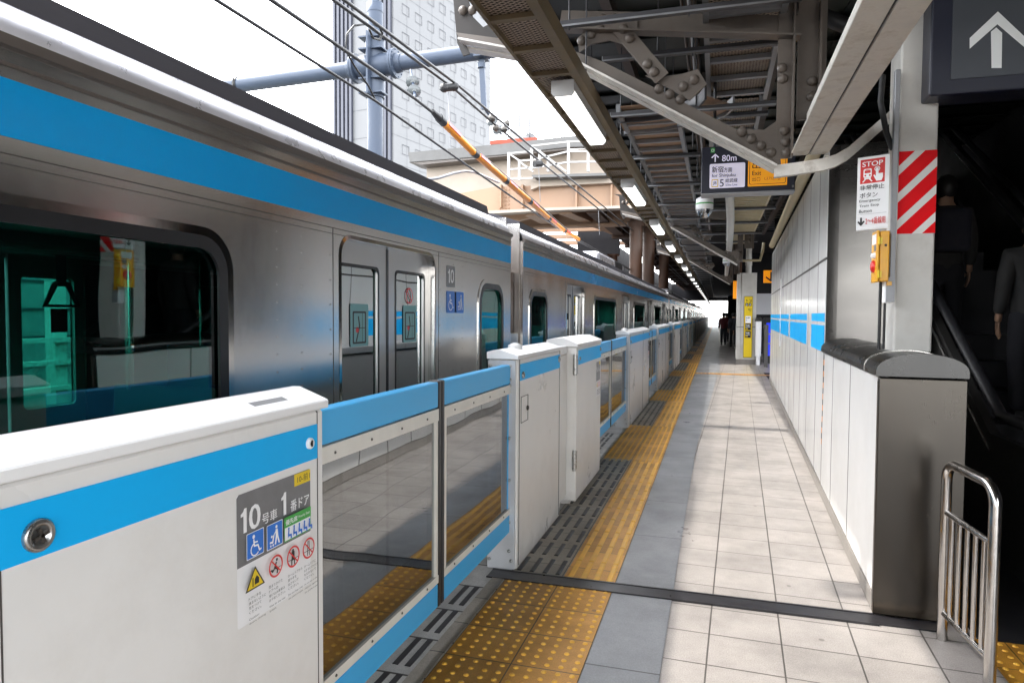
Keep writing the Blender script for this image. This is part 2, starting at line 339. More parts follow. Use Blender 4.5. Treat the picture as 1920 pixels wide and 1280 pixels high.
    def text(s,body,o,ex,ey,h,mi=0,width=None,bold=0.0,t=0.0,align='LEFT'):
        cu=bpy.data.curves.new('tmp','FONT'); cu.body=body; cu.size=1; cu.offset=bold; cu.extrude=t; cu.resolution_u=3
        ob=bpy.data.objects.new('tmp',cu); me=bpy.data.meshes.new_from_object(ob)
        ex=Vector(ex).normalized(); ey=Vector(ey).normalized(); n=ex.cross(ey).normalized(); o=Vector(o)
        if len(me.vertices):
            x0=min(v.co.x for v in me.vertices); x1=max(v.co.x for v in me.vertices); y0=min(v.co.y for v in me.vertices); y1=max(v.co.y for v in me.vertices)
            k=h/max(1e-6,(y1-y0)); kx=k if width is None else width/max(1e-6,(x1-x0))
            off=0 if align=='LEFT' else -(x1-x0)*kx/2
            s.add([o+ex*((v.co.x-x0)*kx+off)+ey*((v.co.y-y0)*k)+n*v.co.z for v in me.vertices],[list(p.vertices) for p in me.polygons],mi)
        bpy.data.objects.remove(ob); bpy.data.curves.remove(cu); bpy.data.meshes.remove(me); return s
    def build(s,name,mats,parent=None,local=False,origin=None,parts=None):
        if not isinstance(mats,(list,tuple)): mats=[mats]
        off=Vector((0,0,0))
        if parent is not None and not local:
            p=parent
            while p is not None: off+=p.location; p=p.parent
        loc=Vector((0,0,0))
        if parent is None:
            if origin is None:
                xs=[v.x for v in s.v]; ys=[v.y for v in s.v]; zs=[v.z for v in s.v]
                origin=((min(xs)+max(xs))/2,(min(ys)+max(ys))/2,min(zs))
            loc=Vector(origin); off=loc
        me=bpy.data.meshes.new(name); me.from_pydata([tuple(v-off) for v in s.v],[],s.f)
        me.polygons.foreach_set('material_index',s.m); me.polygons.foreach_set('use_smooth',s.s)
        for m in mats: me.materials.append(m)
        bm=bmesh.new(); bm.from_mesh(me); bmesh.ops.recalc_face_normals(bm,faces=bm.faces); bm.to_mesh(me); bm.free()
        me.update()
        o=bpy.data.objects.new(name,me); C.objects.link(o); o.location=loc
        if parent is not None: o.parent=parent
        return o

def tag(o,label,cat,group=None):
    o['label']=label; o['category']=cat
    if group: o['group']=group
    return o
def struct(o): o['kind']='structure'; return o
def thing(name,label,cat,loc=(0,0,0),rotz=0,group=None):
    o=bpy.data.objects.new(name,None); o.empty_display_size=.1; C.objects.link(o); o.location=loc; o.rotation_euler=(0,0,rotz)
    return tag(o,label,cat,group)
def dup(root,loc=None,label=None,group=None,keep=None):
    """copy a thing with its parts and sub-parts"""
    r=root.copy(); C.objects.link(r)
    if loc is not None: r.location=loc
    if label: r['label']=label
    if group: r['group']=group
    for ch in list(root.children):
        if keep and not keep(ch): continue
        c=ch.copy(); C.objects.link(c); c.parent=r
        for g in list(ch.children):
            d=g.copy(); C.objects.link(d); d.parent=c
    return r

def rrect(x0,x1,y0,y1,r,n=6):
    pts=[]
    for cx,cy,a in ((x1-r,y0+r,-90),(x1-r,y1-r,0),(x0+r,y1-r,90),(x0+r,y0+r,180)):
        for k in range(n+1):
            t=R(a+90*k/n); pts.append((cx+r*math.cos(t),cy+r*math.sin(t)))
    return pts
def circ(cx,cy,r,n=20): return [(cx+r*math.cos(2*math.pi*k/n),cy+r*math.sin(2*math.pi*k/n)) for k in range(n)]

class Decal(MB):
    """flat printed artwork on a frame; every shape lies a hair above the one before"""
    def __init__(s,o,ex,ey,eps=.0006,step=.00025):
        super().__init__(); s.o=Vector(o); s.ex=Vector(ex).normalized(); s.ey=Vector(ey).normalized(); s.n=s.ex.cross(s.ey); s.e=eps; s.st=step
    def O(s): s.e+=s.st; return s.o+s.n*s.e
    def poly(s,pts,mi,holes=()):
        cu=bpy.data.curves.new('tmp','CURVE'); cu.dimensions='2D'; cu.fill_mode='FRONT'
        for q in [pts]+list(holes):
            sp=cu.splines.new('POLY'); sp.points.add(len(q)-1)
            for p,c in zip(sp.points,q): p.co=(c[0],c[1],0,1)
            sp.use_cyclic_u=True
        return s._curve(cu,s.O(),s.ex,s.ey,mi)
    def rect(s,x0,x1,y0,y1,mi,r=0): return s.poly(rrect(x0,x1,y0,y1,r) if r else [(x0,y0),(x1,y0),(x1,y1),(x0,y1)],mi)
    def disc(s,cx,cy,r,mi,n=20): return s.poly(circ(cx,cy,r,n),mi)
    def ring(s,cx,cy,r,w,mi,n=28): return s.poly(circ(cx,cy,r,n),mi,[circ(cx,cy,r-w,n)])
    def line(s,pts,w,mi):
        for a,b in zip(pts[:-1],pts[1:]):
            a=Vector(a); b=Vector(b); d=(b-a).normalized(); p=Vector((-d.y,d.x))*w/2; e=d*w*.3
            s.poly([(a-e-p)[:],(b+e-p)[:],(b+e+p)[:],(a-e+p)[:]],mi)
        return s
    def tx(s,body,x,y,h,mi,width=None,bold=0.0,align='LEFT'):
        s.text(body,s.O()+s.ex*x+s.ey*y,s.ex,s.ey,h,mi,width,0,0,align)
        if bold>0:
            for k in (-1,1): s.text(body,s.O()+s.ex*(x+k*bold*h*.8)+s.ey*(y+k*bold*h*.3),s.ex,s.ey,h,mi,width,0,0,align)
        return s
    def one(s,x,y,h,mi,k=.36):
        w=h*k; return s.poly([(x+w*.45,y),(x+w,y),(x+w,y+h),(x+w*.6,y+h),(x+w*.42,y+h*.88),(x,y+h*.80),(x,y+h*.68),(x+w*.45,y+h*.70)],mi)
    # pictograms inside a box of side k at (x,y)
    def wheelchair(s,x,y,k,mi):
        P=lambda a,b:(x+a*k,y+b*k)
        s.disc(*P(.40,.86),.085*k,mi); s.line([P(.40,.74),P(.43,.46),P(.66,.44),P(.76,.20),P(.86,.23)],.075*k,mi); s.line([P(.42,.62),P(.62,.60)],.06*k,mi)
        s.line([P(.36,.56)]+[P(.42+.25*math.cos(R(t)),.32+.25*math.sin(R(t))) for t in range(120,345,25)],.06*k,mi)
    def stroller(s,x,y,k,mi):
        P=lambda a,b:(x+a*k,y+b*k)
        s.disc(*P(.62,.87),.075*k,mi); s.poly([P(.55,.77),P(.70,.77),P(.74,.45),P(.86,.1),P(.76,.1),P(.66,.40),P(.58,.1),P(.48,.1),P(.56,.45)],mi)
        s.line([P(.56,.68),P(.40,.52)],.05*k,mi); s.disc(*P(.27,.52),.06*k,mi); s.line([P(.40,.52),P(.33,.26),P(.15,.28)],.09*k,mi); s.disc(*P(.18,.13),.05*k,mi); s.disc(*P(.34,.13),.05*k,mi)

# ------------------------------------------------------------------ people
def skin_mesh(vs,es,rs):
    me=bpy.data.meshes.new('sk'); me.from_pydata(vs,es,[]); ob=bpy.data.objects.new('sk',me); C.objects.link(ob)
    md=ob.modifiers.new('s','SKIN'); md.use_smooth_shade=True
    for i,r in enumerate(rs):
        d=me.skin_vertices[0].data[i]; d.radius=(r,r) if not isinstance(r,tuple) else r
        d.use_root=(i==0)
    sb=ob.modifiers.new('b','SUBSURF'); sb.levels=1; sb.render_levels=1
    bpy.context.view_layer.update()
    out=bpy.data.meshes.new_from_object(ob.evaluated_get(bpy.context.evaluated_depsgraph_get()))
    bpy.data.objects.remove(ob); bpy.data.meshes.remove(me)
    return out
def addmesh(mb,me,mi=0):
    mb.add([v.co.copy() for v in me.vertices],[list(p.vertices) for p in me.polygons],mi,True); bpy.data.meshes.remove(me)

def person(label,loc,rotz,top,bag=None,stride=.0,step=0.0,group=None):
    """standing/walking figure 1.70 m, facing +Y locally"""
    t=thing('person',label,'person',loc,rotz,group)
    hipz=.90
    fl=(-.09,stride,0.0); fr=(.09,-stride*.8,step)
    # body: head, neck, torso core, arms, legs in one skinned mesh, hands with five fingers joined on
    vs=[(0,0,hipz),(0,.01,1.12),(0,0,1.36),(0,.0,1.46),(0,.015,1.53),(0,.03,1.60),(0,.02,1.66)]
    rs=[.085,.085,.085,.055,.068,.085,.06]; es=[(0,1),(1,2),(2,3),(3,4),(4,5),(5,6)]
    hands=[]
    for sx in (-1,1):
        i=len(vs)
        sw=-stride*.5 if sx<0 else stride*.5
        vs+=[(sx*.17,0,1.38),(sx*.215,-.02+sw*.4,1.12),(sx*.225,.05+sw,.88),(sx*.225,.065+sw*1.1,.82)]
        rs+=[.042,.040,.030,.028]; es+=[(2,i),(i,i+1),(i+1,i+2),(i+2,i+3)]; hands.append((sx,Vector(vs[-1])))
        j=len(vs); f=fl if sx<0 else fr
        vs+=[(sx*.09,0,.84),(sx*.09,f[1]*.55+.03,.48+f[2]*.5),(sx*.09,f[1]-.02,.09+f[2])]
        rs+=[.085,.058,.042]; es+=[(0,j),(j,j+1),(j+1,j+2)]
    mb=MB(); addmesh(mb,skin_mesh(vs,es,rs))
    for sx,w in hands:
        for k in range(5):
            if k==0: b=w+Vector((-sx*.015,.03,-.005)); pts=[b,b+Vector((-sx*.012,.022,-.03)),b+Vector((-sx*.015,.026,-.055))]
            else:
                L=(.0,.075,.085,.08,.06)[k]; b=w+Vector((0,.026-.017*(k-1),-.05)); pts=[b+Vector((0,0,.05)),b,b+Vector((-sx*.006,.006,-L*.55)),b+Vector((-sx*.02,.01,-L))]
            mb.tube(pts,[.010]*(len(pts)-1)+[.007],6)
    for sx in (-1,1):
        mb.lathe([(.001,-.008),(.022,-.004),(.024,.004),(.001,.01)],(sx*.078,.03,1.585),(sx,0,0),8)     # ears
    mb.lathe([(.001,.03),(.012,.012),(.016,0)],(0,.105,1.575),(0,1,-.25),8)                             # nose
    mb.build('body',M['skin'],t,local=True)
    # clothes follow the limbs, a little wider
    sv=[(0,0,.78),(0,.01,1.12),(0,0,1.36),(0,0,1.45)]; sr=[(.175,.13),(.175,.13),(.19,.135),(.085,.08)]; se=[(0,1),(1,2),(2,3)]
    for sx in (-1,1):
        i=len(sv); sw=-stride*.5 if sx<0 else stride*.5
        sv+=[(sx*.175,0,1.375),(sx*.218,-.02+sw*.4,1.12),(sx*.226,.05+sw,.885)]; sr+=[.082,.066,.050]; se+=[(2,i),(i,i+1),(i+1,i+2)]
    mb=MB(); addmesh(mb,skin_mesh(sv,se,sr)); mb.build('shirt',top,t,local=True)
    tv=[(0,0,.98),(0,0,.88)]; tr=[(.155,.115),(.16,.12)]; te=[(0,1)]
    for sx in (-1,1):
        j=len(tv); f=fl if sx<0 else fr
        tv+=[(sx*.09,0,.80),(sx*.09,f[1]*.55+.03,.48+f[2]*.5),(sx*.09,f[1]-.02,.08+f[2])]; tr+=[.105,.078,.065]; te+=[(1,j),(j,j+1),(j+1,j+2)]
    mb=MB(); addmesh(mb,skin_mesh(tv,te,tr)); mb.build('trousers',M['trouser'],t,local=True)
    mb=MB()
    bm=bmesh.new(); bmesh.ops.create_icosphere(bm,subdivisions=3,radius=1)
    rem=[v for v in bm.verts if (v.co.y>.35 and v.co.z<.35) or v.co.z<-.75]
    bmesh.ops.delete(bm,geom=rem,context='VERTS')
    from mathutils import noise as _ns
    for v in bm.verts: v.co=v.co*(1+.10*_ns.noise(v.co*4+Vector(loc)))+Vector((0,0,-.12 if v.co.z<-.5 else 0))
    for v in bm.verts: v.co=Vector((v.co.x*.096,v.co.y*.112+.008,v.co.z*.118+1.625))*(1) 
    mb.bm(bm,0,None,True); mb.build('hair',M['hair'],t,local=True)
    for sx in (-1,1):
        f=fl if sx<0 else fr; z=f[2]
        mb=MB(); mb.prism([(f[1]-.10,z),(f[1]+.17,z),(f[1]+.18,z+.03),(f[1]+.10,z+.065),(f[1]+.03,z+.10),(f[1]-.09,z+.10)],'x',sx*.09-.043,sx*.09+.043)
        mb.build('shoe',M['shoe'],t,local=True)
    if bag:
        mb=MB(); mb.box(-.15,.15,-.27,-.125,1.0,1.40,0,.05,3)
        for sx in (-1,1): mb.tube([(sx*.09,-.15,1.40),(sx*.10,-.02,1.475),(sx*.11,.11,1.36),(sx*.12,.08,1.15)],.018,6)
        mb.build('backpack',bag,t,local=True)
    return t

# ================================================================== SETTING
Y0, Y1 = -60.0, 120.0
JY0, JY1 = 3.835, 3.945
mb=MB(); mb.box(-1.615,9.0,Y0,Y1,-1.15,0.0); struct(mb.build('platform_floor',M['tile_l'],origin=(0,0,0)))
# grey slabs between tactile strip and light tiles (narrowing wedge further on)
def sheet(name,poly,mat,z=.004):
    mb=MB(); mb.prism(poly,'z',z-.0035,z); return struct(mb.build(name,mat,origin=(poly[0][0],poly[0][1],0)))
sheet('paving_grey',[(-.545,Y0),(-.205,Y0),(-.215,8.2),(.10,21.5),(.10,Y1),(-.545,Y1)],M['tile_g'])
sheet('tactile_paving',[(-1.183,Y0),(-.547,Y0),(-.547,Y1),(-1.183,Y1)],M['tile_y'],.005)
sheet('platform_edge',[(-1.60,Y0),(-1.185,Y0),(-1.185,Y1),(-1.60,Y1)],M['tile_e'],.004)
PITCH=5.3
openings=[-2.5,2.785]+[8.15+PITCH*k for k in range(17)]
# dark non-slip tiles stand between the wide yellow fields in front of the doors
dk=[]; wide=[]
wide.append((-6.0,JY0)); a=JY1
for oc in openings[2:]:
    dk.append((a,oc-.72)); wide.append((oc-.72,oc+1.65 if oc<9 else oc+1.2)); a=wide[-1][1]
for i,(p,q) in enumerate(dk): sheet('non_slip_paving',[(-1.184,p),(-.858,p),(-.858,q),(-1.184,q)],M['tile_d'],.008)
mb=MB(); mb.box(-1.30,1.12,JY0,JY1,.001,.0085); mb.box(-1.30,.82,JY0-.014,JY0,.001,.012); mb.box(-1.30,.82,JY1,JY1+.014,.001,.012); struct(mb.build('expansion_joint',M['joint'],origin=(0,3.9,0)))
# raised dots / bars
def dots(mb,x0,x1,y0,y1,n=5,z=.005):
    w=.318; ny=int(round((y1-y0)/.312)); 
    for ix in range(2):
        for iy in range(ny):
            for a in range(n):
                for b in range(n):
                    cx=x0+w*ix+w*(a+.5)/n; cy=y1-.312*iy-.312*(b+.5)/n
                    if cx>x1: continue
                    mb.lathe([(.0135,0),(.0105,.0045),(.006,.0058),(.0001,.0060)],(cx,cy,z),n=8)
mb=MB()
for p,q in wide:
    if p<20: dots(mb,-1.183,-.547,max(p,.3),q)
struct(mb.build('tactile_dots',M['bump_y'],origin=(-.86,4,0)))
def bars(mb,x0,n,w,y0,y1,z,bl=.298,bw=.036):
    ny=max(1,int((y1-y0)/.312))
    for iy in range(ny):
        for a in range(n):
            cx=x0+w*(a+.5)/n; cy=y0+.312*(iy+.5)
            h=bl/2; k=bw/2; t=.005
            vs=[(cx-k,cy-h,z),(cx+k,cy-h,z),(cx+k,cy+h,z),(cx-k,cy+h,z),(cx-k*.6,cy-h+.008,z+t),(cx+k*.6,cy-h+.008,z+t),(cx+k*.6,cy+h-.008,z+t),(cx-k*.6,cy+h-.008,z+t)]
            mb.add(vs,[(4,5,6,7),(0,1,5,4),(1,2,6,5),(2,3,7,6),(3,0,4,7)])
mb=MB()
for p,q in dk:
    if p<70: bars(mb,-.858,4,.311,p,q,.005)
for a in range(3):
    for k in range(4): pass
struct(mb.build('tactile_bars',M['bump_y'],origin=(-.70,12,0)))
mb=MB()
for p,q in dk:
    if p<45: bars(mb,-1.184,4,.326,p,q,.008,.245,.030)
struct(mb.build('non_slip_bars',M['black'],origin=(-1.02,12,0)))
mb=MB(); 
for k in range(26):
    y=.35+.335*k
    if y<JY0-.2 or y>JY1:
        for x in (-1.375,-1.315): mb.box(x,x+.028,y+.04,y+.30,.004,.0075)
struct(mb.build('platform_edge_strips',M['black'],origin=(-1.35,4,0)))
sheet('platform_edge_channel',[(-1.262,Y0),(-1.188,Y0),(-1.188,JY0),(-1.262,JY0)],M['tile_d'],.0085)
# yellow line running across the platform further on
mb=MB(); mb.box(-.545,1.4,19.02,19.36,.001,.0085); struct(mb.build('tactile_crossing',M['tile_y'],origin=(0,19.2,0)))
mb=MB()
for k in range(6): mb.box(-.50+.1*k,-.47+.1*k,19.06,19.32,.0085,.013)
struct(mb.build('tactile_crossing_bars',M['bump_y'],origin=(-.3,19.2,0)))
mb=MB(); mb.box(-9.0,-1.62,Y0,Y1+20,-1.4,-1.15); struct(mb.build('track_bed',M['ballast'],origin=(-5,40,-1.4)))
mb=MB(); mb.box(-900,900,-300,1600,-8.5,-8.0); struct(mb.build('ground',M['ground'],origin=(0,0,-8.5)))

# ================================================================== PLATFORM GATES
GX=-1.16          # platform-side face of the cabinets
def keylock(mb,x,y,z,r=.022,slot=True):
    mb.lathe([(r,0),(r,.006),(r*.8,.010),(r*.45,.010),(r*.45,.004),(.0001,.004)],(x,y,z),(1,0,0),18,0)
    if slot: mb.box(x+.0045,x+.0115,y-.004,y+.004,z-.009,z+.009,1)

def gate_sticker(root,y0,z0,w,h,x,full=True,num='10',door='1',code='10-前1'):
    """door information label on the gate: +Y is to the reader's right"""
    d=Decal((x,y0,z0),(0,1,0),(0,0,1))
    BL,GR,WH,RD,YE,GN,BU=0,1,2,3,4,5,6
    K=h/.345; W=w; 
    sx=W/.325
    P=lambda a:a*K
    d.rect(0,W,0,h,WH,.008)
    d.poly([(0,h*.455),(W,h*.455),(W,h-.008),(W-.008,h),(.008,h),(0,h-.008)],GR)
    d.rect(W*.755,W*1.0,h*.895,h*.995,YE); d.tx(code,W*.80,h*.915,h*.06,BL,W*.19)
    d.one(W*.045,h*.70,h*.185,WH); d.tx('0',W*.145,h*.70,h*.185,WH,W*.135,.03); d.tx('号車',W*.30,h*.70,h*.085,WH,W*.20,.012)
    d.one(W*.555,h*.70,h*.185,WH); d.tx('番ドア',W*.685,h*.70,h*.095,WH,W*.28,.012)
    for i,(fn) in enumerate((d.wheelchair,d.stroller)):
        x0=W*(.10+.235*i); d.rect(x0,x0+W*.215,h*.485,h*.685,WH,.003); d.rect(x0+.002,x0+W*.215-.002,h*.485+.002,h*.685-.002,BU,.003); fn(x0+W*.01,h*.49,W*.19,WH)
    x0=W*.56; d.rect(x0,x0+W*.40,h*.485,h*.685,GN,.003); d.rect(x0+.003,x0+W*.40-.003,h*.485+.003,h*.60,WH)
    d.tx('優先席',x0+W*.02,h*.618,h*.045,WH,W*.17,.008); d.tx('Priority Seat',x0+W*.205,h*.625,h*.03,WH,W*.17)
    for i in range(5):
        cx=x0+W*(.06+.072*i); cy=h*.50
        d.disc(cx,cy+h*.085,h*.011,BU,10); d.line([(cx,cy+h*.07),(cx-.002,cy+h*.03),(cx+W*.03,cy+h*.028),(cx+W*.032,cy+h*.004)],h*.017,BU); d.line([(cx-W*.012,cy+h*.055),(cx-W*.014,cy+h*.015)],h*.007,BU)
    # lower half: warning triangle and three prohibition rings with captions
    cx=W*.145; cy=h*.345
    d.poly([(cx-W*.12,cy-h*.075),(cx+W*.12,cy-h*.075),(cx,cy+h*.095)],BL); d.poly([(cx-W*.098,cy-h*.064),(cx+W*.098,cy-h*.064),(cx,cy+h*.075)],YE)
    d.line([(cx-W*.03,cy-h*.05),(cx-W*.03,cy+h*.01)],h*.012,BL); d.poly([(cx-W*.01,cy-h*.045),(cx+W*.045,cy-h*.045),(cx+W*.045,cy-h*.005),(cx+W*.015,cy+h*.02),(cx-W*.01,cy-h*.005)],BL)
    for i,cx in enumerate((W*.40,W*.635,W*.86)):
        cy=h*.355
        if i==0: d.disc(cx+W*.02,cy+h*.045,h*.013,BL,10); d.line([(cx+W*.01,cy+h*.025),(cx-W*.01,cy-h*.01),(cx+W*.03,cy-h*.03),(cx+W*.02,cy-h*.06)],h*.018,BL); d.line([(cx-W*.01,cy-h*.01),(cx-W*.04,cy-h*.035),(cx-W*.06,cy-h*.02)],h*.015,BL)
        elif i==1: d.disc(cx,cy+h*.05,h*.014,BL,10); d.line([(cx,cy+h*.03),(cx,cy-h*.02)],h*.04,BL); d.line([(cx-W*.02,cy-h*.02),(cx-W*.02,cy-h*.065)],h*.015,BL); d.line([(cx+W*.02,cy-h*.02),(cx+W*.02,cy-h*.065)],h*.015,BL)
        else:
            for q in (-.014,.014): d.line([(cx+W*q,cy-h*.06),(cx+W*q*.6,cy+h*.06)],h*.010,BL)
        d.line([(cx-W*.07,cy-h*.02),(cx+W*.07,cy-h*.02)],h*.005,BL)
        d.ring(cx,cy,h*.088,h*.016,RD); d.line([(cx-h*.058,cy+h*.058),(cx+h*.058,cy-h*.058)],h*.012,RD)
    cap=[('ドアに手を','挟まないように','気をつけて','ください。','Caution:','doors closing'),('閉まりかけた','ドアへの','駆け込み乗車は','おやめください。','Wait for the next','train.'),('ホームドアから','顔や手を','出さないで','ください。','Do not lean over','the platform gate.'),('ホームドアに','もの を立てかけたり','もたれないで','ください。','Do not lean or place','objects against','the platform gate')]
    for i,x0 in enumerate((.04,.285,.535,.765)):
        for j,tline in enumerate(cap[i]):
            en=j>=4
            y=h*(.212-.034*j-(.012 if en else 0)) if True else 0
            d.tx(tline.replace(' ',' '),W*x0,y,h*(.017 if en else .024),BL,W*min(.215,.0155*len(tline) if en else .030*len(tline)))
    return d.build('label',[M['ink'],M['signgrey'],M['signwhite'],M['red'],M['yellow'],M['green'],M['signblue']],root,local=True)

def small_sticker(root,y0,z0,w,h,x):
    d=Decal((x,y0,z0),(0,1,0),(0,0,1)); d.rect(0,w,0,h,2); d.rect(0,w,h*.45,h,1); d.rect(w*.7,w,h*.9,h,4)
    d.tx('9',w*.05,h*.7,h*.16,2,w*.14,.02); d.tx('号車',w*.24,h*.7,h*.08,2,w*.2); d.tx('4',w*.55,h*.7,h*.16,2,w*.1,.02); d.tx('番ドア',w*.68,h*.7,h*.085,2,w*.28)
    for i,cx in enumerate((.38,.62,.85)): d.ring(w*cx,h*.34,h*.07,h*.014,3,16)
    d.poly([(w*.04,h*.28),(w*.24,h*.28),(w*.14,h*.42)],4)
    for j in range(4):
        for i in range(4): d.rect(w*(.05+.24*i),w*(.22+.24*i),h*(.05+.045*j),h*(.065+.045*j),0)
    d.build('label',[M['ink'],M['signgrey'],M['signwhite'],M['red'],M['yellow']],root,local=True)

def end_plate(root,y,side,W=.175,xo=0):
    """slotted end face the leaf slides into, with screws; side=-1 faces the viewer"""
    mb=MB(); x1=GX+.0-.012+xo; x0=x1-W
    o=[[(x0,0.0),(x1,0.0),(x1,1.296),(x0,1.296)],[(x0+.028,.19),(x0+.095,.19),(x0+.095,1.235),(x0+.028,1.235)]]
    mb.plate(o,(0,y,0),(1,0,0),(0,0,1),.012,0)
    mb.box(x0+.02,x0+.103,y+(.012 if side<0 else -.03),y+(.03 if side<0 else -.012),.17,1.245,1)
    p=mb.build('end_plate',[M['greyplate'],M['black']],root,local=True)
    mb=MB()
    for z in (1.262,1.18,1.145,.82,.56,.30,.12):
        mb.rivet((x1-.035,y+side*.006,z),(0,side,0),.011)
    for z in (1.262,.06): mb.rivet((x0+.013,y+side*.006,z),(0,side,0),.011)
    mb.rivet((x1-.02,y+side*.006,.06),(0,side,0),.011)
    mb.build('screw',M['bolt'],p,local=True)

def cap(mb,y0,y1,x0,x1,z0,z1):
    """pitched cabinet lid"""
    e=.006; xr=x1-.115
    pr=[(x0-e,z0),(x1+e,z0),(x1+e,z0+.022),(xr,z1),(x0+.035,z1-.004),(x0-e,z1-.016)]
    mb.prism(pr,'y',y0-.008,y1+.008,0)

def cabinet(label,y0,L,group,front=True,kind='d',dep=.19):
    """white gate cabinet from y0 to y0+L"""
    t=thing('gate_cabinet',label,'gate cabinet',(0,y0,0),0,group)
    x1=GX; x0=GX-dep
    mb=MB()
    mb.box(x0,x1-.002,.012,L-.012,.0,1.301,0,.006,1)
    mb.build('body',M['white'],t,local=True)
    mb=MB(); cap(mb,0,L,x0,x1,1.305,1.362); mb.lathe([(.05,-.012),(.048,.012),(.02,.026),(.0001,.028)],(x1-.12,.35,1.362),(0,0,1),12); mb.build('lid',M['whitetop'],t,local=True)
    mb=MB(); mb.box(x1-.004,x1+.002,.052,L-.052,1.168,1.271); mb.build('blue_band',M['blue'],t,local=True)
    mb=MB(); mb.box(x1-.003,x1+.0012,.046,.050,.02,1.300); mb.box(x1-.003,x1+.0012,L-.05,L-.046,.02,1.300)
    for fr in ((.62,) if L>2 else ()): mb.box(x1-.003,x1+.0012,L*fr,L*fr+.004,.02,1.300)
    mb.build('panel_seam',M['seam'],t,local=True)
    for yl,zl in ((.11,1.20),(L-.09,1.235)): mb=MB(); keylock(mb,x1+.002,yl,zl); mb.build('lock',[M['bolt'],M['ink']],t,local=True)
    mb=MB(); d0=.085; 
    for a,b,c,e in ((d0,d0+.003,.90,1.065),(d0+.16,d0+.163,.90,1.065),(d0,d0+.163,.90,.903),(d0,d0+.163,1.062,1.065)): mb.box(x1-.003,x1+.001,a,b,c,e)
    keylock(mb,x1,d0+.14,.98,.016); mb.build('hatch',[M['seam'],M['ink']],t,local=True)
    end_plate(t,.0,-1); end_plate(t,L,1)
    if kind=='d': small_sticker(t,L-.36,.80,.24,.33,x1+.002)
    return t

def leaf(label,y0,L,group,close):
    """sliding glass gate leaf; close=+1: meeting edge at far end"""
    t=thing('sliding_gate',label,'gate leaf',(0,y0,0),0,group)
    x1=GX-.045; x0=x1-.055
    mb=MB(); mb.box(x0,x1,0,L,1.155,1.270,0,.004,1); mb.box(x0,x1,0,L,.235,.345,0,.004,1); 
    if close>0: mb.box(x0+.008,x1-.008,-.05,.03,.345,1.155)
    else: mb.box(x0+.008,x1-.008,L-.03,L+.05,.345,1.155)
    mb.build('rail',M['lblue'],t,local=True)
    mb=MB(); mb.box(x1-.016,x1+.003,0.0,L,1.095,1.150); mb.box(x1-.016,x1+.003,0.0,L,.350,.385)
    ys=(L-.028,L-.004) if close>0 else (.004,.028)
    mb.box(x1-.016,x1+.001,ys[0],ys[1],.385,1.095)
    tr=mb.build('trim',M['cream'],t,local=True)
    mb=MB()
    for k in range(4): mb.rivet((x1+.003,L*(.12+.25*k),1.12),(1,0,0),.0055); mb.rivet((x1+.003,L*(.12+.25*k),.369),(1,0,0),.0055)
    mb.build('screw',M['bolt_dark'],tr,local=True)
    mb=MB(); mb.box(x1-.014,x1-.009,.0,L,.352,1.148); mb.build('pane',M['glass_gate'],t,local=True)
    ym=L if close>0 else 0
    mb=MB(); mb.box(x0-.002,x1+.004,ym-(0 if close>0 else .030),ym+(.030 if close>0 else 0),.235,1.275,0,.005,1); mb.build('rubber_edge',M['black'],t,local=True)
    # inner post with screws and a small prohibition label at the pocket side
    yp=.05 if close>0 else L-.16
    mb=MB(); mb.box(x0-.02,x0-.012,yp,yp+.09,.30,1.10,0)
    p=mb.build('pocket_post',M['greyplate'],t,local=True)
    mb=MB()
    for z in (.45,.65,.85,1.0): mb.rivet((x0-.012,yp+.03,z),(1,0,0),.010)
    mb.build('screw',M['bolt_dark'],p,local=True)
    return t

# cabinet A, closest to the viewer, with the printed label
tA=thing('gate_cabinet','large white gate cabinet at the near left with the printed 10 car door 1 label','gate cabinet',(0,0,0),0,'gate cabinets along the platform edge')
mb=MB(); mb.box(-1.345,-1.162,-1.80,1.843,0,1.283,0,.006,1); mb.build('body',M['white'],tA,local=True)
mb=MB(); mb.prism([(-1.352,1.288),(-1.151,1.288),(-1.149,1.292),(-1.149,1.310),(-1.153,1.3145),(-1.250,1.350),(-1.275,1.350),(-1.352,1.322)],'y',-1.81,1.852); mb.build('lid',M['whitetop'],tA,local=True)
mb=MB(); mb.box(-1.165,-1.1585,-1.5,1.806,1.139,1.243); mb.build('blue_band',M['blue'],tA,local=True)
mb=MB(); mb.box(-1.166,-1.1605,1.808,1.811,.02,1.282); mb.box(-1.166,-1.1605,.845,.848,.02,1.282); mb.build('panel_seam',M['seam'],tA,local=True)
mb=MB(); keylock(mb,-1.1585,1.762,1.192,.017); mb.build('lock',[M['signwhite'],M['ink']],tA,local=True)
mb=MB(); mb.lathe([(.030,0),(.030,.006),(.027,.010),(.018,.0105),(.018,.005),(.0001,.005)],(-1.1585,.912,1.180),(1,0,0),24)
for a in (0,90): 
    c,s_=math.cos(R(a+20)),math.sin(R(a+20)); mb.bar((-1.1485,.912-c*.014,1.18-s_*.014),(-1.1485,.912+c*.014,1.18+s_*.014),.006,.006,(1,0,0),1)
mb.build('coin_bolt',[M['bolt'],M['bolt_dark']],tA,local=True)
gate_sticker(tA,1.442,.768,.328,.347,-1.162)
d=Decal((-1.205,1.62,1.3335),(-.097,0,.0355),(0,-1,0),.001)
d.rect(-.030,.030,-.10,.09,1); d.rect(-.020,.004,-.08,.07,0); d.build('top_label',[M['signgrey'],M['signwhite']],tA,local=True)

CABG='gate cabinets along the platform edge'; LG='sliding glass gate leaves'
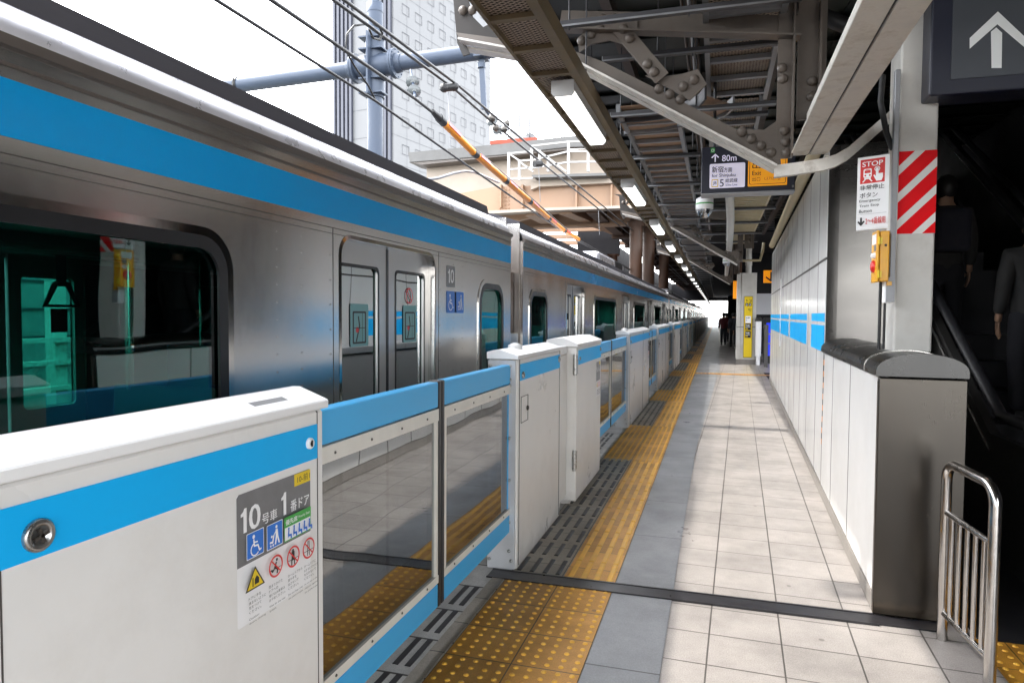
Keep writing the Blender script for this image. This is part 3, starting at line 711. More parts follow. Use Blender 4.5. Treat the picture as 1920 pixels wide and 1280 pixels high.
# cabinet B with its lower neighbour and the hinged cabinet C
tB=cabinet('white gate cabinet with a square key hatch right behind the nearest glass leaves',3.985,1.215,CABG,kind='b')
tN=thing('gate_cabinet','short plain white cabinet without a blue band between two taller cabinets','gate cabinet',(0,5.205,0),0,CABG)
mb=MB(); mb.box(GX-.18,GX-.006,0,.245,.09,1.255,0,.005,1); mb.box(GX-.16,GX-.05,.02,.22,0,.09); mb.build('body',M['white'],tN,local=True)
mb=MB(); mb.box(GX-.186,GX-.002,0,.248,1.259,1.325,0,.012,2); mb.build('lid',M['whitetop'],tN,local=True)
tC=thing('gate_cabinet','white gate cabinet hung on steel hinges, with a small dark label','gate cabinet',(0,5.475,0),0,CABG)
cx=GX+.07
mb=MB(); mb.box(cx-.25,cx,.0,1.20,.045,1.312,0,.006,1); mb.box(cx-.22,cx-.06,.05,1.15,0,.045); mb.build('body',M['white'],tC,local=True)
mb=MB(); cap(mb,0,1.20,cx-.25,cx,1.316,1.385); mb.build('lid',M['whitetop'],tC,local=True)
mb=MB(); mb.box(cx-.004,cx+.002,.055,1.19,1.165,1.285); mb.build('blue_band',M['blue'],tC,local=True)
mb=MB()
for z in (1.085,.30):
    mb.tube([(cx-.012,-.014,z),(cx-.012,-.014,z+.17)],.016,10); mb.box(cx-.03,cx+.003,-.012,.03,z+.01,z+.16)
mb.build('hinge',M['bolt'],tC,local=True)
mb=MB(); keylock(mb,cx+.002,.10,1.215,.016); keylock(mb,cx+.002,1.14,1.245,.018); mb.build('lock',[M['bolt'],M['ink']],tC,local=True)
small_sticker(tC,.93,.80,.22,.33,cx+.001)

leaf('blue railed glass gate leaf nearest the viewer beside the labelled cabinet',1.858,.998,LG,1)
leaf('blue railed glass gate leaf sliding into the cabinet with the square hatch',2.925,1.06,LG,-1)
def far_pair(oc,k,h):
    if k==0: a='first glass gate leaf past the hinged cabinet'; b='glass gate leaf entering the first long cabinet'
    elif k==1: a='glass gate leaf between first and second long cabinets, nearer half'; b='glass gate leaf between first and second long cabinets, farther half'
    else: a=b='blue railed glass gate leaf in the row of gates far down the platform'
    return a,b
labs=['first long white gate cabinet past the hinged one, beside the wide yellow dots','second long white gate cabinet past the hinged one','third long white gate cabinet past the hinged one']
c0=None; l0=None
for k,oc in enumerate(openings[2:]):
    h=1.40 if k==0 else .95
    a,b=far_pair(oc,k,h)
    leaf_a=leaf(a,oc-h,h-.035,LG,1) if k<2 else dup(l0[0],(0,oc-h,0),a,LG)
    leaf_b=leaf(b,oc+.035,h-.035,LG,-1) if k<2 else dup(l0[1],(0,oc+.035,0),b,LG)
    if k==1: l0=(leaf_a,leaf_b)
    nxt=openings[3+k]-.95 if k+3<len(openings) else oc+h+3.3
    L=nxt-(oc+h); lab=labs[k] if k<3 else 'white gate cabinet with blue band in the row far down the platform'
    if k<2: cc=cabinet(lab,oc+h,L,CABG,kind='d')
    else: cc=dup(c0,(0,oc+h,0),lab,CABG)
    if k==1: c0=cc

# ================================================================== TRAIN
TX=-1.80; FX=-4.90
def side_outline(L,doors,wins,z0=-.25,z1=2.28):
    o=[[(0,z0),(L,z0),(L,z1),(0,z1)]]
    for c,w in doors: o.append([(c-w/2,z0+.28),(c+w/2,z0+.28)]+[p for p in rrect(c-w/2,c+w/2,z0+.28,1.955,.09) if p[1]>1.0])
    for a,b,zb,zt,r in wins: o.append(rrect(a,b,zb,zt,r,8))
    return o
DW=1.17
def train_car(label,y0,L,doors,wins,detail,group):
    t=thing('train_car',label,'train car',(0,y0,0),0,group)
    doors=[(c-y0,w) for c,w in doors]; wins=[(a-y0,b-y0,zb,zt,r) for a,b,zb,zt,r in wins]
    # body shell: near side with openings, far side with openings, ends, floor, ceiling
    mb=MB(); mb.plate(side_outline(L,doors,wins),(TX-.012,0,0),(0,1,0),(0,0,1),.024,0)
    mb.plate(side_outline(L,doors,wins),(FX+.012,0,0),(0,1,0),(0,0,1),.024,0)
    for ye,s_ in ((0.0,1),(L,-1)):
        mb.box(FX+.02,TX-.04,ye if s_>0 else ye-.02,ye+.02 if s_>0 else ye,-.25,2.45,0)
        mb.tube([(TX-.022,ye+s_*.02,-.25),(TX-.022,ye+s_*.02,2.28)],.0215,8)
    mb.build('body',M['steel'],t,local=True)
    mb=MB(); mb.box(TX-.002,TX+.0025,.004,L-.004,2.038,2.190); mb.build('blue_band',M['stripe'],t,local=True)
    mb=MB(); mb.prism([(TX-.005,2.27),(TX+.018,2.272),(TX+.022,2.30),(TX-.01,2.312)],'y',0,L); mb.box(TX-.003,TX+.006,0,L,2.222,2.232)
    mb.build('rain_gutter',M['gutter'],t,local=True)
    pr=[(TX-.008,2.305),(TX-.016,2.335),(TX-.032,2.366),(TX-.055,2.394),(TX-.085,2.420),(TX-.115,2.436)]
    mb=MB(); n=len(pr)
    vs=[(x,0,z) for x,z in pr]+[(x,L,z) for x,z in pr]; mb.add(vs,[(i,i+1,i+1+n,i+n) for i in range(n-1)],0,True); mb.build('roof_shoulder',M['roof_s'],t,local=True)
    rd=[(TX-.110,2.436),(TX-.128,2.512),(TX-.40,2.60),(TX-1.0,2.68),(TX-1.55,2.70)]
    full=rd+[(2*((TX+FX)/2)-x,z) for x,z in rd[::-1]]+[(FX,2.25),(TX-.05,2.25)]
    mb=MB(); mb.prism(full,'y',.30,L-.30,0); mb.prism([(x,z-.075) for x,z in full[:10]]+[(FX,2.2),(TX-.05,2.2)],'y',0.02,L-.02)
    mb.build('roof',M['roof_d'],t,local=True)
    if detail>0:
        mb=MB(); yc=L*.47; mb.box((TX+FX)/2-1.0,(TX+FX)/2+1.0,yc-1.9,yc+1.9,2.62,2.90,0,.10,4); u=mb.build('air_conditioner',M['roof_s'],t,local=True)
        mb=MB()
        for k in range(24): mb.box((TX+FX)/2+.55,(TX+FX)/2+1.006,yc+.35+.055*k,yc+.37+.055*k,2.70,2.86)
        mb.build('grille',M['black'],u,local=True)
    # horizontal and vertical sheet seams
    mb=MB(); mb.box(TX-.002,TX+.0012,0,L,1.992,1.995); mb.box(TX-.002,TX+.001,0,L,1.965,1.967)
    for c,w in doors:
        for s_ in (-1,1): mb.box(TX-.002,TX+.0014,c+s_*(w/2+.075)-.002,c+s_*(w/2+.075)+.002,-.2,1.992)
    mb.build('sheet_seam',M['seam'],t,local=True)
    mb=MB()
    for c,w in doors:
        k=0
        for s_ in (-1,1):
            for z in [.3+.12*i for i in range(14)]: mb.rivet((TX+.0005,c+s_*(w/2+.10),z),(1,0,0),.0045)
            if detail>1:
                for z in [.95+.075*i for i in range(14)]: mb.rivet((TX+.0005,c+s_*(w/2+.34),z),(1,0,0),.004); mb.rivet((TX+.0005,c+s_*(w/2+.52),z),(1,0,0),.004)
    mb.build('spot_weld',M['steel'],t,local=True)
    # doors: two leaves each, set back in a bright frame
    for c,w in doors:
        for side,xx in ((1,TX-.062),(-1,FX+.062)):
            for s_ in (-1,1):
                if side<0 and detail<2: continue
                y_a,y_b=(c-w/2-.01,c-.012) if s_<0 else (c+.012,c+w/2+.01)
                wa,wb=(c-w/2+.055,c-.105) if s_<0 else (c+.105,c+w/2-.055)
                mb=MB(); mb.plate([[(y_a,.02),(y_b,.02),(y_b,1.985),(y_a,1.985)],rrect(wa,wb,.86,1.835,.035)],(xx,0,0),(0,1,0),(0,0,1),.03)
                dl=mb.build('door_leaf',M['doorsteel'] if side>0 else M['int_wall'],t,local=True)
                mb=MB(); mb.plate([rrect(wa-.004,wb+.004,.856,1.839,.035),rrect(wa+.010,wb-.010,.870,1.825,.03)],(xx+side*.0165,0,0),(0,1,0),(0,0,1),.004); mb.build('window_seal',M['black'],dl,local=True)
                mb=MB(); mb.plate([rrect(wa,wb,.86,1.835,.035)],(xx,0,0),(0,1,0),(0,0,1),.004); mb.build('pane',M['glass_cardoor'] if side>0 else M['glass_far'],dl,local=True)
                if detail>1 and side>0 and abs(c+y0-3.61)<.1:
                    d=Decal((xx+.005,wa,1.09),(0,1,0),(0,0,1))
                    ww=wb-wa; 
                    d.rect(ww*.30,ww*.76,.31,.54,1,.012); d.rect(ww*.36,ww*.70,.325,.50,0,.008); d.rect(ww*.39,ww*.67,.335,.49,1,.006)
                    d.line([(ww*.45,.34),(ww*.53,.42),(ww*.50,.47)],.012,0); d.disc(ww*.47,.40,.016,2); d.line([(ww*.6,.335),(ww*.6,.49)],.004,0); d.line([(ww*.39,.41),(ww*.67,.41)],.004,0)
                    if s_>0: d.ring(ww*.5,.60,.05,.010,2); d.line([(ww*.5-.033,.60+.033),(ww*.5+.033,.60-.033)],.009,2)
                    d.build('sticker',[M['ink'],M['glass_sticker'],M['red']],dl,local=True)
            if side>0:
                mb=MB(); mb.box(xx-.012,xx+.018,c-.014,c+.014,.02,1.95); mb.build('door_gap_rubber',M['black'],t,local=True)
        o=[(c-w/2-.03,.03)]+[p for p in rrect(c-w/2-.03,c+w/2+.03,.0,1.985,.115) if p[1]>1]+[(c-w/2-.03,.03)]
        ring=[[(c+w/2+.022,-.2)]+[p for p in rrect(c-w/2-.022,c+w/2+.022,.0,1.977,.11) if p[1]>1]+[(c-w/2-.022,-.2)],[(c+w/2+.002,-.2)]+[p for p in rrect(c-w/2-.002,c+w/2+.002,.0,1.957,.09) if p[1]>1]+[(c-w/2-.002,-.2)]]
        # frame: bright band around the opening and its reveal
        pts=ring[1][1:-1]; mb=MB(); m_=len(pts)
        vs=[(TX+.004,a,b) for a,b in pts]+[(TX-.06,a,b) for a,b in pts]
        full_=[(ring[1][0])]+pts+[ring[1][-1]]; m_=len(full_)
        vs=[(TX+.004,a,b) for a,b in full_]+[(TX-.06,a,b) for a,b in full_]; mb.add(vs,[(i,i+1,i+1+m_,i+m_) for i in range(m_-1)],0,True)
        out_=ring[0]; vs=[(TX+.004,a,b) for a,b in full_]+[(TX+.0015,a,b) for a,b in out_]
        if len(out_)==m_: mb.add(vs,[(i,i+1,i+1+m_,i+m_) for i in range(m_-1)],0,False)
        mb.build('door_frame',M['steelb'],t,local=True)
    for a,b,zb,zt,r in wins:
        mb=MB(); mb.plate([rrect(a-.045,b+.045,zb-.045,zt+.045,r+.03,8),rrect(a-.012,b+.012,zb-.012,zt+.012,r+.006,8)],(TX+.003,0,0),(0,1,0),(0,0,1),.006)
        fr=mb.build('window_frame',M['steelb'],t,local=True)
        mb=MB(); mb.plate([rrect(a-.014,b+.014,zb-.014,zt+.014,r+.008,8),rrect(a+.032,b-.032,zb+.032,zt-.032,max(.03,r-.03),8)],(TX+.0005,0,0),(0,1,0),(0,0,1),.012); mb.build('window_seal',M['black'],fr,local=True)
        mb=MB(); mb.plate([rrect(a,b,zb,zt,r,8)],(TX-.016,0,0),(0,1,0),(0,0,1),.004); mb.build('pane',M['glass_car'],fr,local=True)
        if detail>1:
            mb=MB(); mb.plate([rrect(a,b,zb,zt,r,8)],(FX+.016,0,0),(0,1,0),(0,0,1),.004); mb.build('pane',M['glass_car'],fr,local=True)
    # interior
    mb=MB(); mb.box(FX+.05,TX-.09,.03,L-.03,-.02,.0,0); mb.build('floor',M['int_floor'],t,local=True)
    mb=MB(); mb.box(FX+.05,TX-.09,.03,L-.03,2.12,2.15,0); mb.box(FX+.05,FX+.35,.03,L-.03,1.99,2.12); mb.box(TX-.39,TX-.09,.03,L-.03,1.99,2.12); mb.build('ceiling_panel',M['int_wall'],t,local=True)
    if detail>1:
        edges=sorted([c for c,w in doors])
        for i,(a,b,zb,zt,r) in enumerate(wins):
            for xs,s_ in ((FX+.06,1),(TX-.10,-1)):
                mb=MB(); mb.box(min(xs,xs+s_*.48),max(xs,xs+s_*.48),a-.02,b+.02,.34,.46,0,.03,3); mb.box(min(xs,xs+s_*.10),max(xs,xs+s_*.10),a-.02,b+.02,.46,.86,0,.03,3); mb.build('seat',M['seat'],t,local=True)
                for yy in (a-.07,b+.05):
                    mb=MB(); mb.box(min(xs,xs+s_*.5),max(xs,xs+s_*.5),yy,yy+.025,.15,1.28,0,.01,2); mb.build('seat_partition',M['int_wall'],t,local=True)
                mb=MB(); mb.tube([(xs+s_*.42,a-.1,1.80),(xs+s_*.42,b+.1,1.80)],.017,8)
                for yy in (a-.06,b+.06): mb.tube([(xs+s_*.42,yy,1.26),(xs+s_*.42,yy,2.05)],.016,8)
                hr=mb.build('handrail',M['steelb'],t,local=True)
                n_=int((b-a)/.38)
                for k in range(n_):
                    yy=a+.2+.38*k
                    mb=MB(); mb.box(xs+s_*.42-.004,xs+s_*.42+.004,yy-.018,yy+.018,1.68,1.80)
                    mb.tube([(xs+s_*.42,yy-.025,1.68),(xs+s_*.42,yy-.065,1.60),(xs+s_*.42,yy+.065,1.60),(xs+s_*.42,yy+.025,1.68),(xs+s_*.42,yy-.025,1.68)],.011,6); mb.build('strap',M['ink'],hr,local=True)
        for c,w in doors:
            mb=MB(); mb.tube([(TX-.5,c-w/2-.06,.1),(TX-.5,c-w/2-.06,2.0)],.017,8); mb.build('grab_pole',M['yellow'],t,local=True)
        # inner lining of the far wall and posters
        mb=MB(); mb.plate(side_outline(L,doors,wins,0,2.1),(FX+.055,0,0),(0,1,0),(0,0,1),.01); mb.build('lining',M['int_wall'],t,local=True)
    return t
M['glass_sticker']=pm('sticker_pale',(.16,.34,.34),.4,var=.05)
TG='coupled commuter train cars'
W10=[(-.16,2.180,.80,1.845,.13),(-5.36,-3.02,.80,1.845,.13),(5.10,5.70,.80,1.815,.16)]
t10=train_car('nearest stainless train car with the blue band and the number 10 by its door',-14.8,20.74,[(3.61,DW),(-1.59,DW),(-6.79,DW)],W10,2,TG)
d=Decal((TX,4.40,1.56),(0,1,0),(0,0,1),.0015)
d.rect(.005,.165,.205,.355,0,.014); d.one(.032,.235,.095,2); d.tx('0',.078,.235,.095,2,.062,.02)
d.rect(.005,.155,.025,.178,1,.014); d.wheelchair(.015,.035,.13,2); d.rect(.175,.325,.025,.178,1,.014); d.stroller(.19,.035,.13,2)
d.build('car_marking',[M['signgrey'],M['signblue'],M['signwhite']],t10)
def car_layout(y0):
    ds=[(y0+2.58+5.2*k,DW) for k in range(4)]
    ws=[(y0+.27,y0+.98,.86,1.80,.15)]+[(y0+2.58+5.2*k+1.43,y0+2.58+5.2*k+3.77,.80,1.845,.13) for k in range(3)]+[(y0+20.9-1.38,y0+20.9-.67,.86,1.80,.15)]
    return ds,ws
ds,ws=car_layout(6.35)
t9=train_car('second stainless train car, coupled behind the brown gangway gap',6.35,20.51,ds,ws,2,TG)
for k in range(1,5):
    dup(t9,(0,6.35+20.92*k,0),'third train car of the blue banded train' if k==1 else 'distant car of the blue banded train receding under the dark overpass',TG,keep=lambda c: not any(c.name.startswith(n) for n in ('seat','handrail','grab','lining','spot')))
mb=MB(); mb.box(FX+.10,FX+.12,4.20,5.85,.05,1.95); mb.build('window_blocker',M['darkpanel'],t10)  # added dark panel, shuts out light from the far door and end windows
mb=MB(); mb.box(FX+.085,FX+.09,3.93,4.07,1.42,1.60,0,.002,1); mb.build('window_notice',M['red'],t10)
# gangway bellows between cars 10 and 9
tg=thing('gangway','brown rubber gangway between the two nearest train cars','gangway',((TX+FX)/2,6.145,0))
mb=MB()
for k in range(5):
    y=-.2+.1*k; mb.box(-1.0,1.0,y-.035,y+.035,-.3,2.25,0,.015,2)
mb.build('bellows',M['rubber_brown'],tg,local=True)
mb=MB(); mb.box(.95,1.46,-.19,.19,-.1,1.98,0); mb.build('fairing',M['rubber_brown'],tg,local=True)
mb=MB(); mb.box(1.30,1.52,-.15,.16,.95,1.40,0,.01,2); mb.build('step_plate',M['doorsteel'],tg,local=True)

# ================================================================== RIGHT-HAND WALL (turned 1.72 deg)
WO=(.824,3.967,0)
wall=thing('partition_wall','white enamel panel wall with two blue bands along the right of the platform','wall',WO,WROT)
YS=2.58; YE_=13.62
mb=MB()
ys=[YS]+[YS+.62+.92*k for k in range(13) if YS+.62+.92*k<YE_-.1]+[YE_]
for a,b in zip(ys[:-1],ys[1:]):
    mb.box(.004,.05,a+.006,b-.006,.10,2.072,0,.003,1); mb.box(.004,.05,a+.006,b-.006,2.096,3.06,0,.003,1)
mb.build('panel',M['panel'],wall,local=True)
mb=MB()
for y in ys[1:-1]: mb.box(.003,.0052,y-.007,y+.007,.10,3.05)
mb.box(.003,.0046,YS,YE_,2.076,2.092); mb.build('joint',M['seam'],wall,local=True)
mb=MB(); mb.box(.012,.10,YS,YE_,.02,3.05); mb.build('backing',M['seam'],wall,local=True)
mb=MB(); mb.box(-.006,.05,YS-.02,YE_,.006,.096); mb.build('plinth',M['plinth'],wall,local=True)
mb=MB()
def band(a,b,z0,z1):
    for p,q in zip(ys[:-1],ys[1:]):
        x=max(a,p+.006); y=min(b,q-.006)
        if y>x: mb.box(.001,.0045,x,y,z0,z1)
for a,b in ((YS,3.72),(4.28,6.9),(7.25,YE_)):
    band(a,b,1.53,1.605); band(a,b,1.262,1.495)
mb.build('blue_band',M['blue'],wall,local=True)
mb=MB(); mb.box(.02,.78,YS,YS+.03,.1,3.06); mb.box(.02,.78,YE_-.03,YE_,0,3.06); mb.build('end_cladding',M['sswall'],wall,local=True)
mb=MB(); mb.box(.05,.55,YS+.03,YE_-.03,.0,3.04); mb.build('core',M['darkpanel'],wall,local=True)
mb=MB(); mb.box(-.006,.03,YS+6.75,YS+6.90,1.02,2.25); mb.box(-.0075,.03,YS+6.78,YS+6.87,1.75,1.95,1)
st=mb.build('name_strip',[M['signwhite'],M['hazwhite']],wall,local=True)

low=thing('low_wall','low white panelled wall with rounded stainless cap in front of the column','low wall',WO,WROT)
mb=MB()
ly=[.03,1.02,1.90,2.56]
for a,b in zip(ly[:-1],ly[1:]): mb.box(.0,.05,a+.005,b-.005,.10,1.262,0,.003,1)
mb.build('panel',M['panel'],low,local=True)
mb=MB()
for y in ly[1:]: mb.box(-.001,.0008,y-.005,y+.005,.10,1.262)
mb.build('joint',M['seam'],low,local=True)
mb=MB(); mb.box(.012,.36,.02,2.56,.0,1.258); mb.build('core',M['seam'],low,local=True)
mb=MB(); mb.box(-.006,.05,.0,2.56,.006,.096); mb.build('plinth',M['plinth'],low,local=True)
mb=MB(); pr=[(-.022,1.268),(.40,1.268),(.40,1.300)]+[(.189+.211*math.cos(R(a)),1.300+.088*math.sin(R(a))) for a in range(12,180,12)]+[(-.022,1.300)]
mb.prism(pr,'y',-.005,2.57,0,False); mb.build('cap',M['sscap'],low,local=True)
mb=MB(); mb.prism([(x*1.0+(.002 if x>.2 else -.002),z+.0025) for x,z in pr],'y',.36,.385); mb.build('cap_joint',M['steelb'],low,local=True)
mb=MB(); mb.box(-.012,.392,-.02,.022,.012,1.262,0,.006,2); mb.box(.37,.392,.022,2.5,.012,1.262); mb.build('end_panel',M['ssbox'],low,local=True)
mb=MB()
for k in range(16): mb.box(-.003,.0,2.50+.004*k,2.516+.004*k,1.25-.05*k,1.20-.05*k,k%2)
mb.build('warning_tape',[M['ink'],M['orange']],low,local=True)

# column with the hazard stripes
col=thing('column','pale steel column with red and white hazard stripes standing on the low wall','column',(1.058,4.47,1.38))
mb=MB(); mb.box(.962,1.158,4.352,4.60,1.375,4.3,0,.012,2); mb.build('shaft',M['pale'],col)
d=Decal((.962,4.352,2.046),(1,0,0),(0,0,1),.0008)
W_,H_=.196,.461
d.rect(.004,W_-.002,0,H_,0)
for k in range(-1,4):
    b=.02+.152*k
    def clip(poly):
        def cut(pts,ax,lim,sgn):
            o=[]
            for i in range(len(pts)):
                a,c=pts[i],pts[(i+1)%len(pts)]; fa=(a[ax]-lim)*sgn; fc=(c[ax]-lim)*sgn
                if fa>=0: o.append(a)
                if fa*fc<0: t=fa/(fa-fc); o.append((a[0]+(c[0]-a[0])*t,a[1]+(c[1]-a[1])*t))
            return o
        for ax,lim,s_ in ((0,.004,1),(0,W_-.002,-1),(1,0,1),(1,H_,-1)):
            poly=cut(poly,ax,lim,s_)
            if len(poly)<3: return None
        return poly
    q=clip([(0,b),(W_,b+.20),(W_,b+.252),(0,b+.052)])
    if q: d.poly(q,1)
d.build('hazard_stripes',[M['hazred'],M['hazwhite']],col)
mb=MB(); mb.box(1.158,1.1595,4.362,4.58,2.046,2.507); mb.build('hazard_wrap',M['hazred'],col)
post=thing('conduit_post','thin grey conduit post left of the striped column','post',(.94,4.33,1.39))
mb=MB(); mb.box(.925,.952,4.30,4.335,1.66,2.95,0,.003,1); mb.box(.905,.948,4.28,4.32,1.66,1.80); mb.build('channel',M['strutl'],post)
mb=MB(); mb.box(.895,.935,4.285,4.33,1.655,1.79,0,.004,1); mb.build('junction_box',M['signwhite'],post)
for pts_,r_ in (([(.90,4.40,1.39),(.90,4.40,1.78)],.009),([(.925,4.40,1.39),(.925,4.40,1.78)],.007),([(.88,4.39,2.95),(.87,4.38,2.80),(.90,4.36,2.62),(.93,4.34,2.52)],.016)): mb=MB(); mb.tube(pts_,r_,8); mb.build('cable',M['ink'],post)

# STOP sign
ss=thing('stop_sign','white emergency stop button sign with red STOP panel beside the striped column','sign',(.83,4.26,2.06))
TL=at(1604,297,y=4.26); TR=at(1664,288.5,y=4.235); BL=at(1605,433,y=4.26)
ex=(TR-TL); W_=ex.length; ex.normalize(); ez=Vector((0,0,1)); H_=TL.z-BL.z
o=Vector((BL.x,BL.y,BL.z)); nrm=ex.cross(ez)
mb=MB()
bm=bmesh.new(); bmesh.ops.create_cube(bm,size=1)
mt=Matrix((( ex.x,-nrm.x,0),(ex.y,-nrm.y,0),(ex.z,-nrm.z,1))).to_4x4()
for v in bm.verts: v.co=Vector(o+ex*((v.co.x+.5)*W_)-nrm*((v.co.y+.5)*.022+.0005)+ez*((v.co.z+.5)*H_))
mb.bm(bm); mb.build('panel',M['signwhite'],ss)
d=Decal(o,ex,ez,.0006); w,h=W_,H_
d.rect(.002,w-.002,.002,h-.002,1); d.rect(w*.09,w*.86,h*.635,h*.965,2)
d.tx('STOP',w*.15,h*.865,h*.068,1,w*.64,.035)
# train front and pointing hand
d.poly(rrect(w*.19,w*.45,h*.715,h*.835,.008),1); d.rect(w*.225,w*.415,h*.775,h*.815,2,.004); d.disc(w*.25,h*.745,.005,2,10); d.disc(w*.39,h*.745,.005,2,10)
d.rect(w*.215,w*.425,h*.692,h*.712,1); d.line([(w*.25,h*.69),(w*.18,h*.66)],.006,1); d.line([(w*.39,h*.69),(w*.46,h*.66)],.006,1); d.rect(w*.26,w*.38,h*.82,h*.827,2)
d.line([(w*.62,h*.825),(w*.62,h*.72)],.013,1); d.ring(w*.62,h*.82,.014,.004,1); d.poly([(w*.585,h*.755),(w*.80,h*.755),(w*.80,h*.70),(w*.76,h*.655),(w*.60,h*.655),(w*.50,h*.735),(w*.535,h*.745),(w*.585,h*.715)],1)
d.tx('非常停止',w*.09,h*.545,h*.068,0,w*.76,.012); d.tx('ボタン',w*.09,h*.44,h*.068,0,w*.56,.012)
for i,s_ in enumerate(('Emergency','Train Stop','Button')): d.tx(s_,w*.08,h*(.372-.068*i),h*.044,0,w*(.66,.62,.40)[i],.008)
d.rect(w*.03,w*.94,h*.212,h*.2145,3)
d.line([(w*.15,h*.165),(w*.15,h*.075)],.009,0); d.line([(w*.065,h*.115),(w*.15,h*.072),(w*.235,h*.115)],.009,0)
d.tx('2～4番線用',w*.29,h*.07,h*.095,2,w*.62,.01)
d.build('lettering',[M['ink'],M['signwhite'],M['red'],M['signgrey']],ss)

# yellow emergency button box
eb=thing('emergency_button_box','amber yellow emergency button box below the STOP sign','button box',(.88,4.33,1.75))
mb=MB(); mb.box(.862,.910,4.25,4.37,1.775,2.055,0,.006,2); mb.box(.905,.93,4.27,4.33,1.752,1.775); mb.build('case',M['amber'],eb)
mb=MB(); mb.box(.843,.859,4.245,4.372,1.770,2.058,0,.006,2); dd=mb.build('lid',M['amber'],eb)
mb=MB(); mb.lathe([(.035,0),(.033,.010),(.02,.016),(.0001,.017)],(.843,4.30,1.86),(-1,0,0),18); mb.build('button',M['red'],dd)
mb=MB(); mb.lathe([(.018,0),(.017,.010),(.010,.02),(.0001,.023)],(.843,4.275,1.92),(-1,0,0),14); mb.build('lamp',M['signwhite'],dd)
mb=MB(); mb.box(.8415,.843,4.255,4.35,1.985,2.04,0); mb.box(.8415,.843,4.255,4.30,1.945,1.98,1); mb.build('label',[M['signwhite'],M['signgrey']],dd)
mb=MB()
for z in (2.00,1.815): mb.box(.850,.872,4.243,4.2495,z-.018,z+.018,0); mb.tube([(.857,4.244,z-.022),(.857,4.244,z+.022)],.005,8)
mb.build('hinge',M['yellow'],eb)
mb=MB(); mb.lathe([(.007,0),(.0001,.002)],(.89,4.2485,1.975),(0,-1,0),12); mb.build('keyhole',M['ink'],eb)

# handrail barrier
hr=thing('barrier_rail','polished stainless steel barrier rail in front of the stainless wall end','barrier',(1.10,3.52,0))
A_=Vector((1.082,3.76,0)); B_=Vector((1.128,3.29,0)); dv=(B_-A_).normalized(); L_=(B_-A_).length; HT=.875
def P_(s_,z): return A_+dv*s_+Vector((0,0,z))
rc=.085
pts=[P_(0,0),P_(0,HT-rc)]+[P_(rc-rc*math.cos(R(a)),HT-rc+rc*math.sin(R(a))) for a in (15,30,45,60,75,90)]+[P_(L_-rc+rc*math.sin(R(a)),HT-rc+rc*math.cos(R(a))) for a in (0,15,30,45,60,75,90)]+[P_(L_,0)]
mb=MB(); mb.tube(pts,.024,16); mb.build('frame',M['tube'],hr)
for z_ in (.63,.135): mb=MB(); mb.tube([P_(.0,z_),P_(L_,z_)],.015,12); mb.build('rail',M['tube'],hr)
for k in range(5):
    s_=L_*(k+1)/6; mb=MB(); mb.tube([P_(s_,.135),P_(s_,.63)],.0115,10); mb.build('baluster',M['tube'],hr)

# arrow sign, top right
ar=thing('arrow_sign','dark hanging sign with a white upward arrow at the top right','sign',(1.5,4.2,2.80))
p0=at(1742,180,y=4.2); 
mb=MB(); mb.box(p0.x,1.95,4.2,4.42,p0.z,3.50,0,.01,2); mb.build('case',M['navy'],ar)
q0=at(1782,150,y=4.2); mb=MB(); mb.box(q0.x,1.90,4.194,4.1995,q0.z,3.42); mb.build('face',M['slate'],ar)
d=Decal((0,4.194,0),(1,0,0),(0,0,1),.001)
def AP(u,v): p=at(u,v,y=4.193); return (p.x,p.z)
d.poly([AP(1859,128),AP(1878,128),AP(1879,62),AP(1868,52),AP(1858,60)],0); d.poly([AP(1871,22),AP(1818,72),AP(1818,92),AP(1870,46),AP(1924,92),AP(1924,72)],0)
d.build('arrow',M['arrow'],ar)

# ================================================================== ESCALATOR PIT ON THE RIGHT
hall=thing('escalator_hall','stair hall right of the column, its shade put into near black walls','wall',(2.5,6.5,0))
mb=MB(); mb.box(3.55,3.6,-1.0,20.0,0,5.2); mb.box(1.45,3.6,19.9,20.0,0,5.2); mb.build('wall',M['dark'],hall)  # hall shade is put into the near-black wall and ceiling colour
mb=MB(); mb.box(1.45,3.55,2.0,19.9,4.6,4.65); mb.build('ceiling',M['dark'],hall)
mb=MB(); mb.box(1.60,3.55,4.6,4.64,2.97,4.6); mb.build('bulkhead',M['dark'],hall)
mb=MB(); mb.box(1.25,9,3.80,20,.001,.006); struct(mb.build('shade_floor',M['dark'],origin=(2.5,6,0)))  # near-black sheet over the tiles, stands in for shade on the hall floor
mb=MB(); mb.box(1.235,3.5,3.16,3.80,.001,.0065); struct(mb.build('tactile_paving',M['tile_y'],origin=(2,3.2,0)))
mb=MB(); 
for ix in range(9):
    for iy in range(10): mb.lathe([(.0135,0),(.0105,.0045),(.006,.0058),(.0001,.0060)],(1.265+.064*ix,3.19+.064*iy,.0065),n=8)
struct(mb.build('tactile_dots',M['bump_y'],origin=(1.5,3.2,0)))
es=thing('escalator','dark escalator rising behind the low wall','escalator',(2.35,4.4,0))
sl=math.tan(R(30)); E0=5.2
mb=MB()
for k in range(16):
    y=E0+.40*k; z=.40*sl*k+ .02
    mb.box(1.95,2.95,y,y+.41,z-.25,z)
mb.box(1.9,3.0,3.6,E0,-.02,.02); mb.build('step',M['esc'],es)
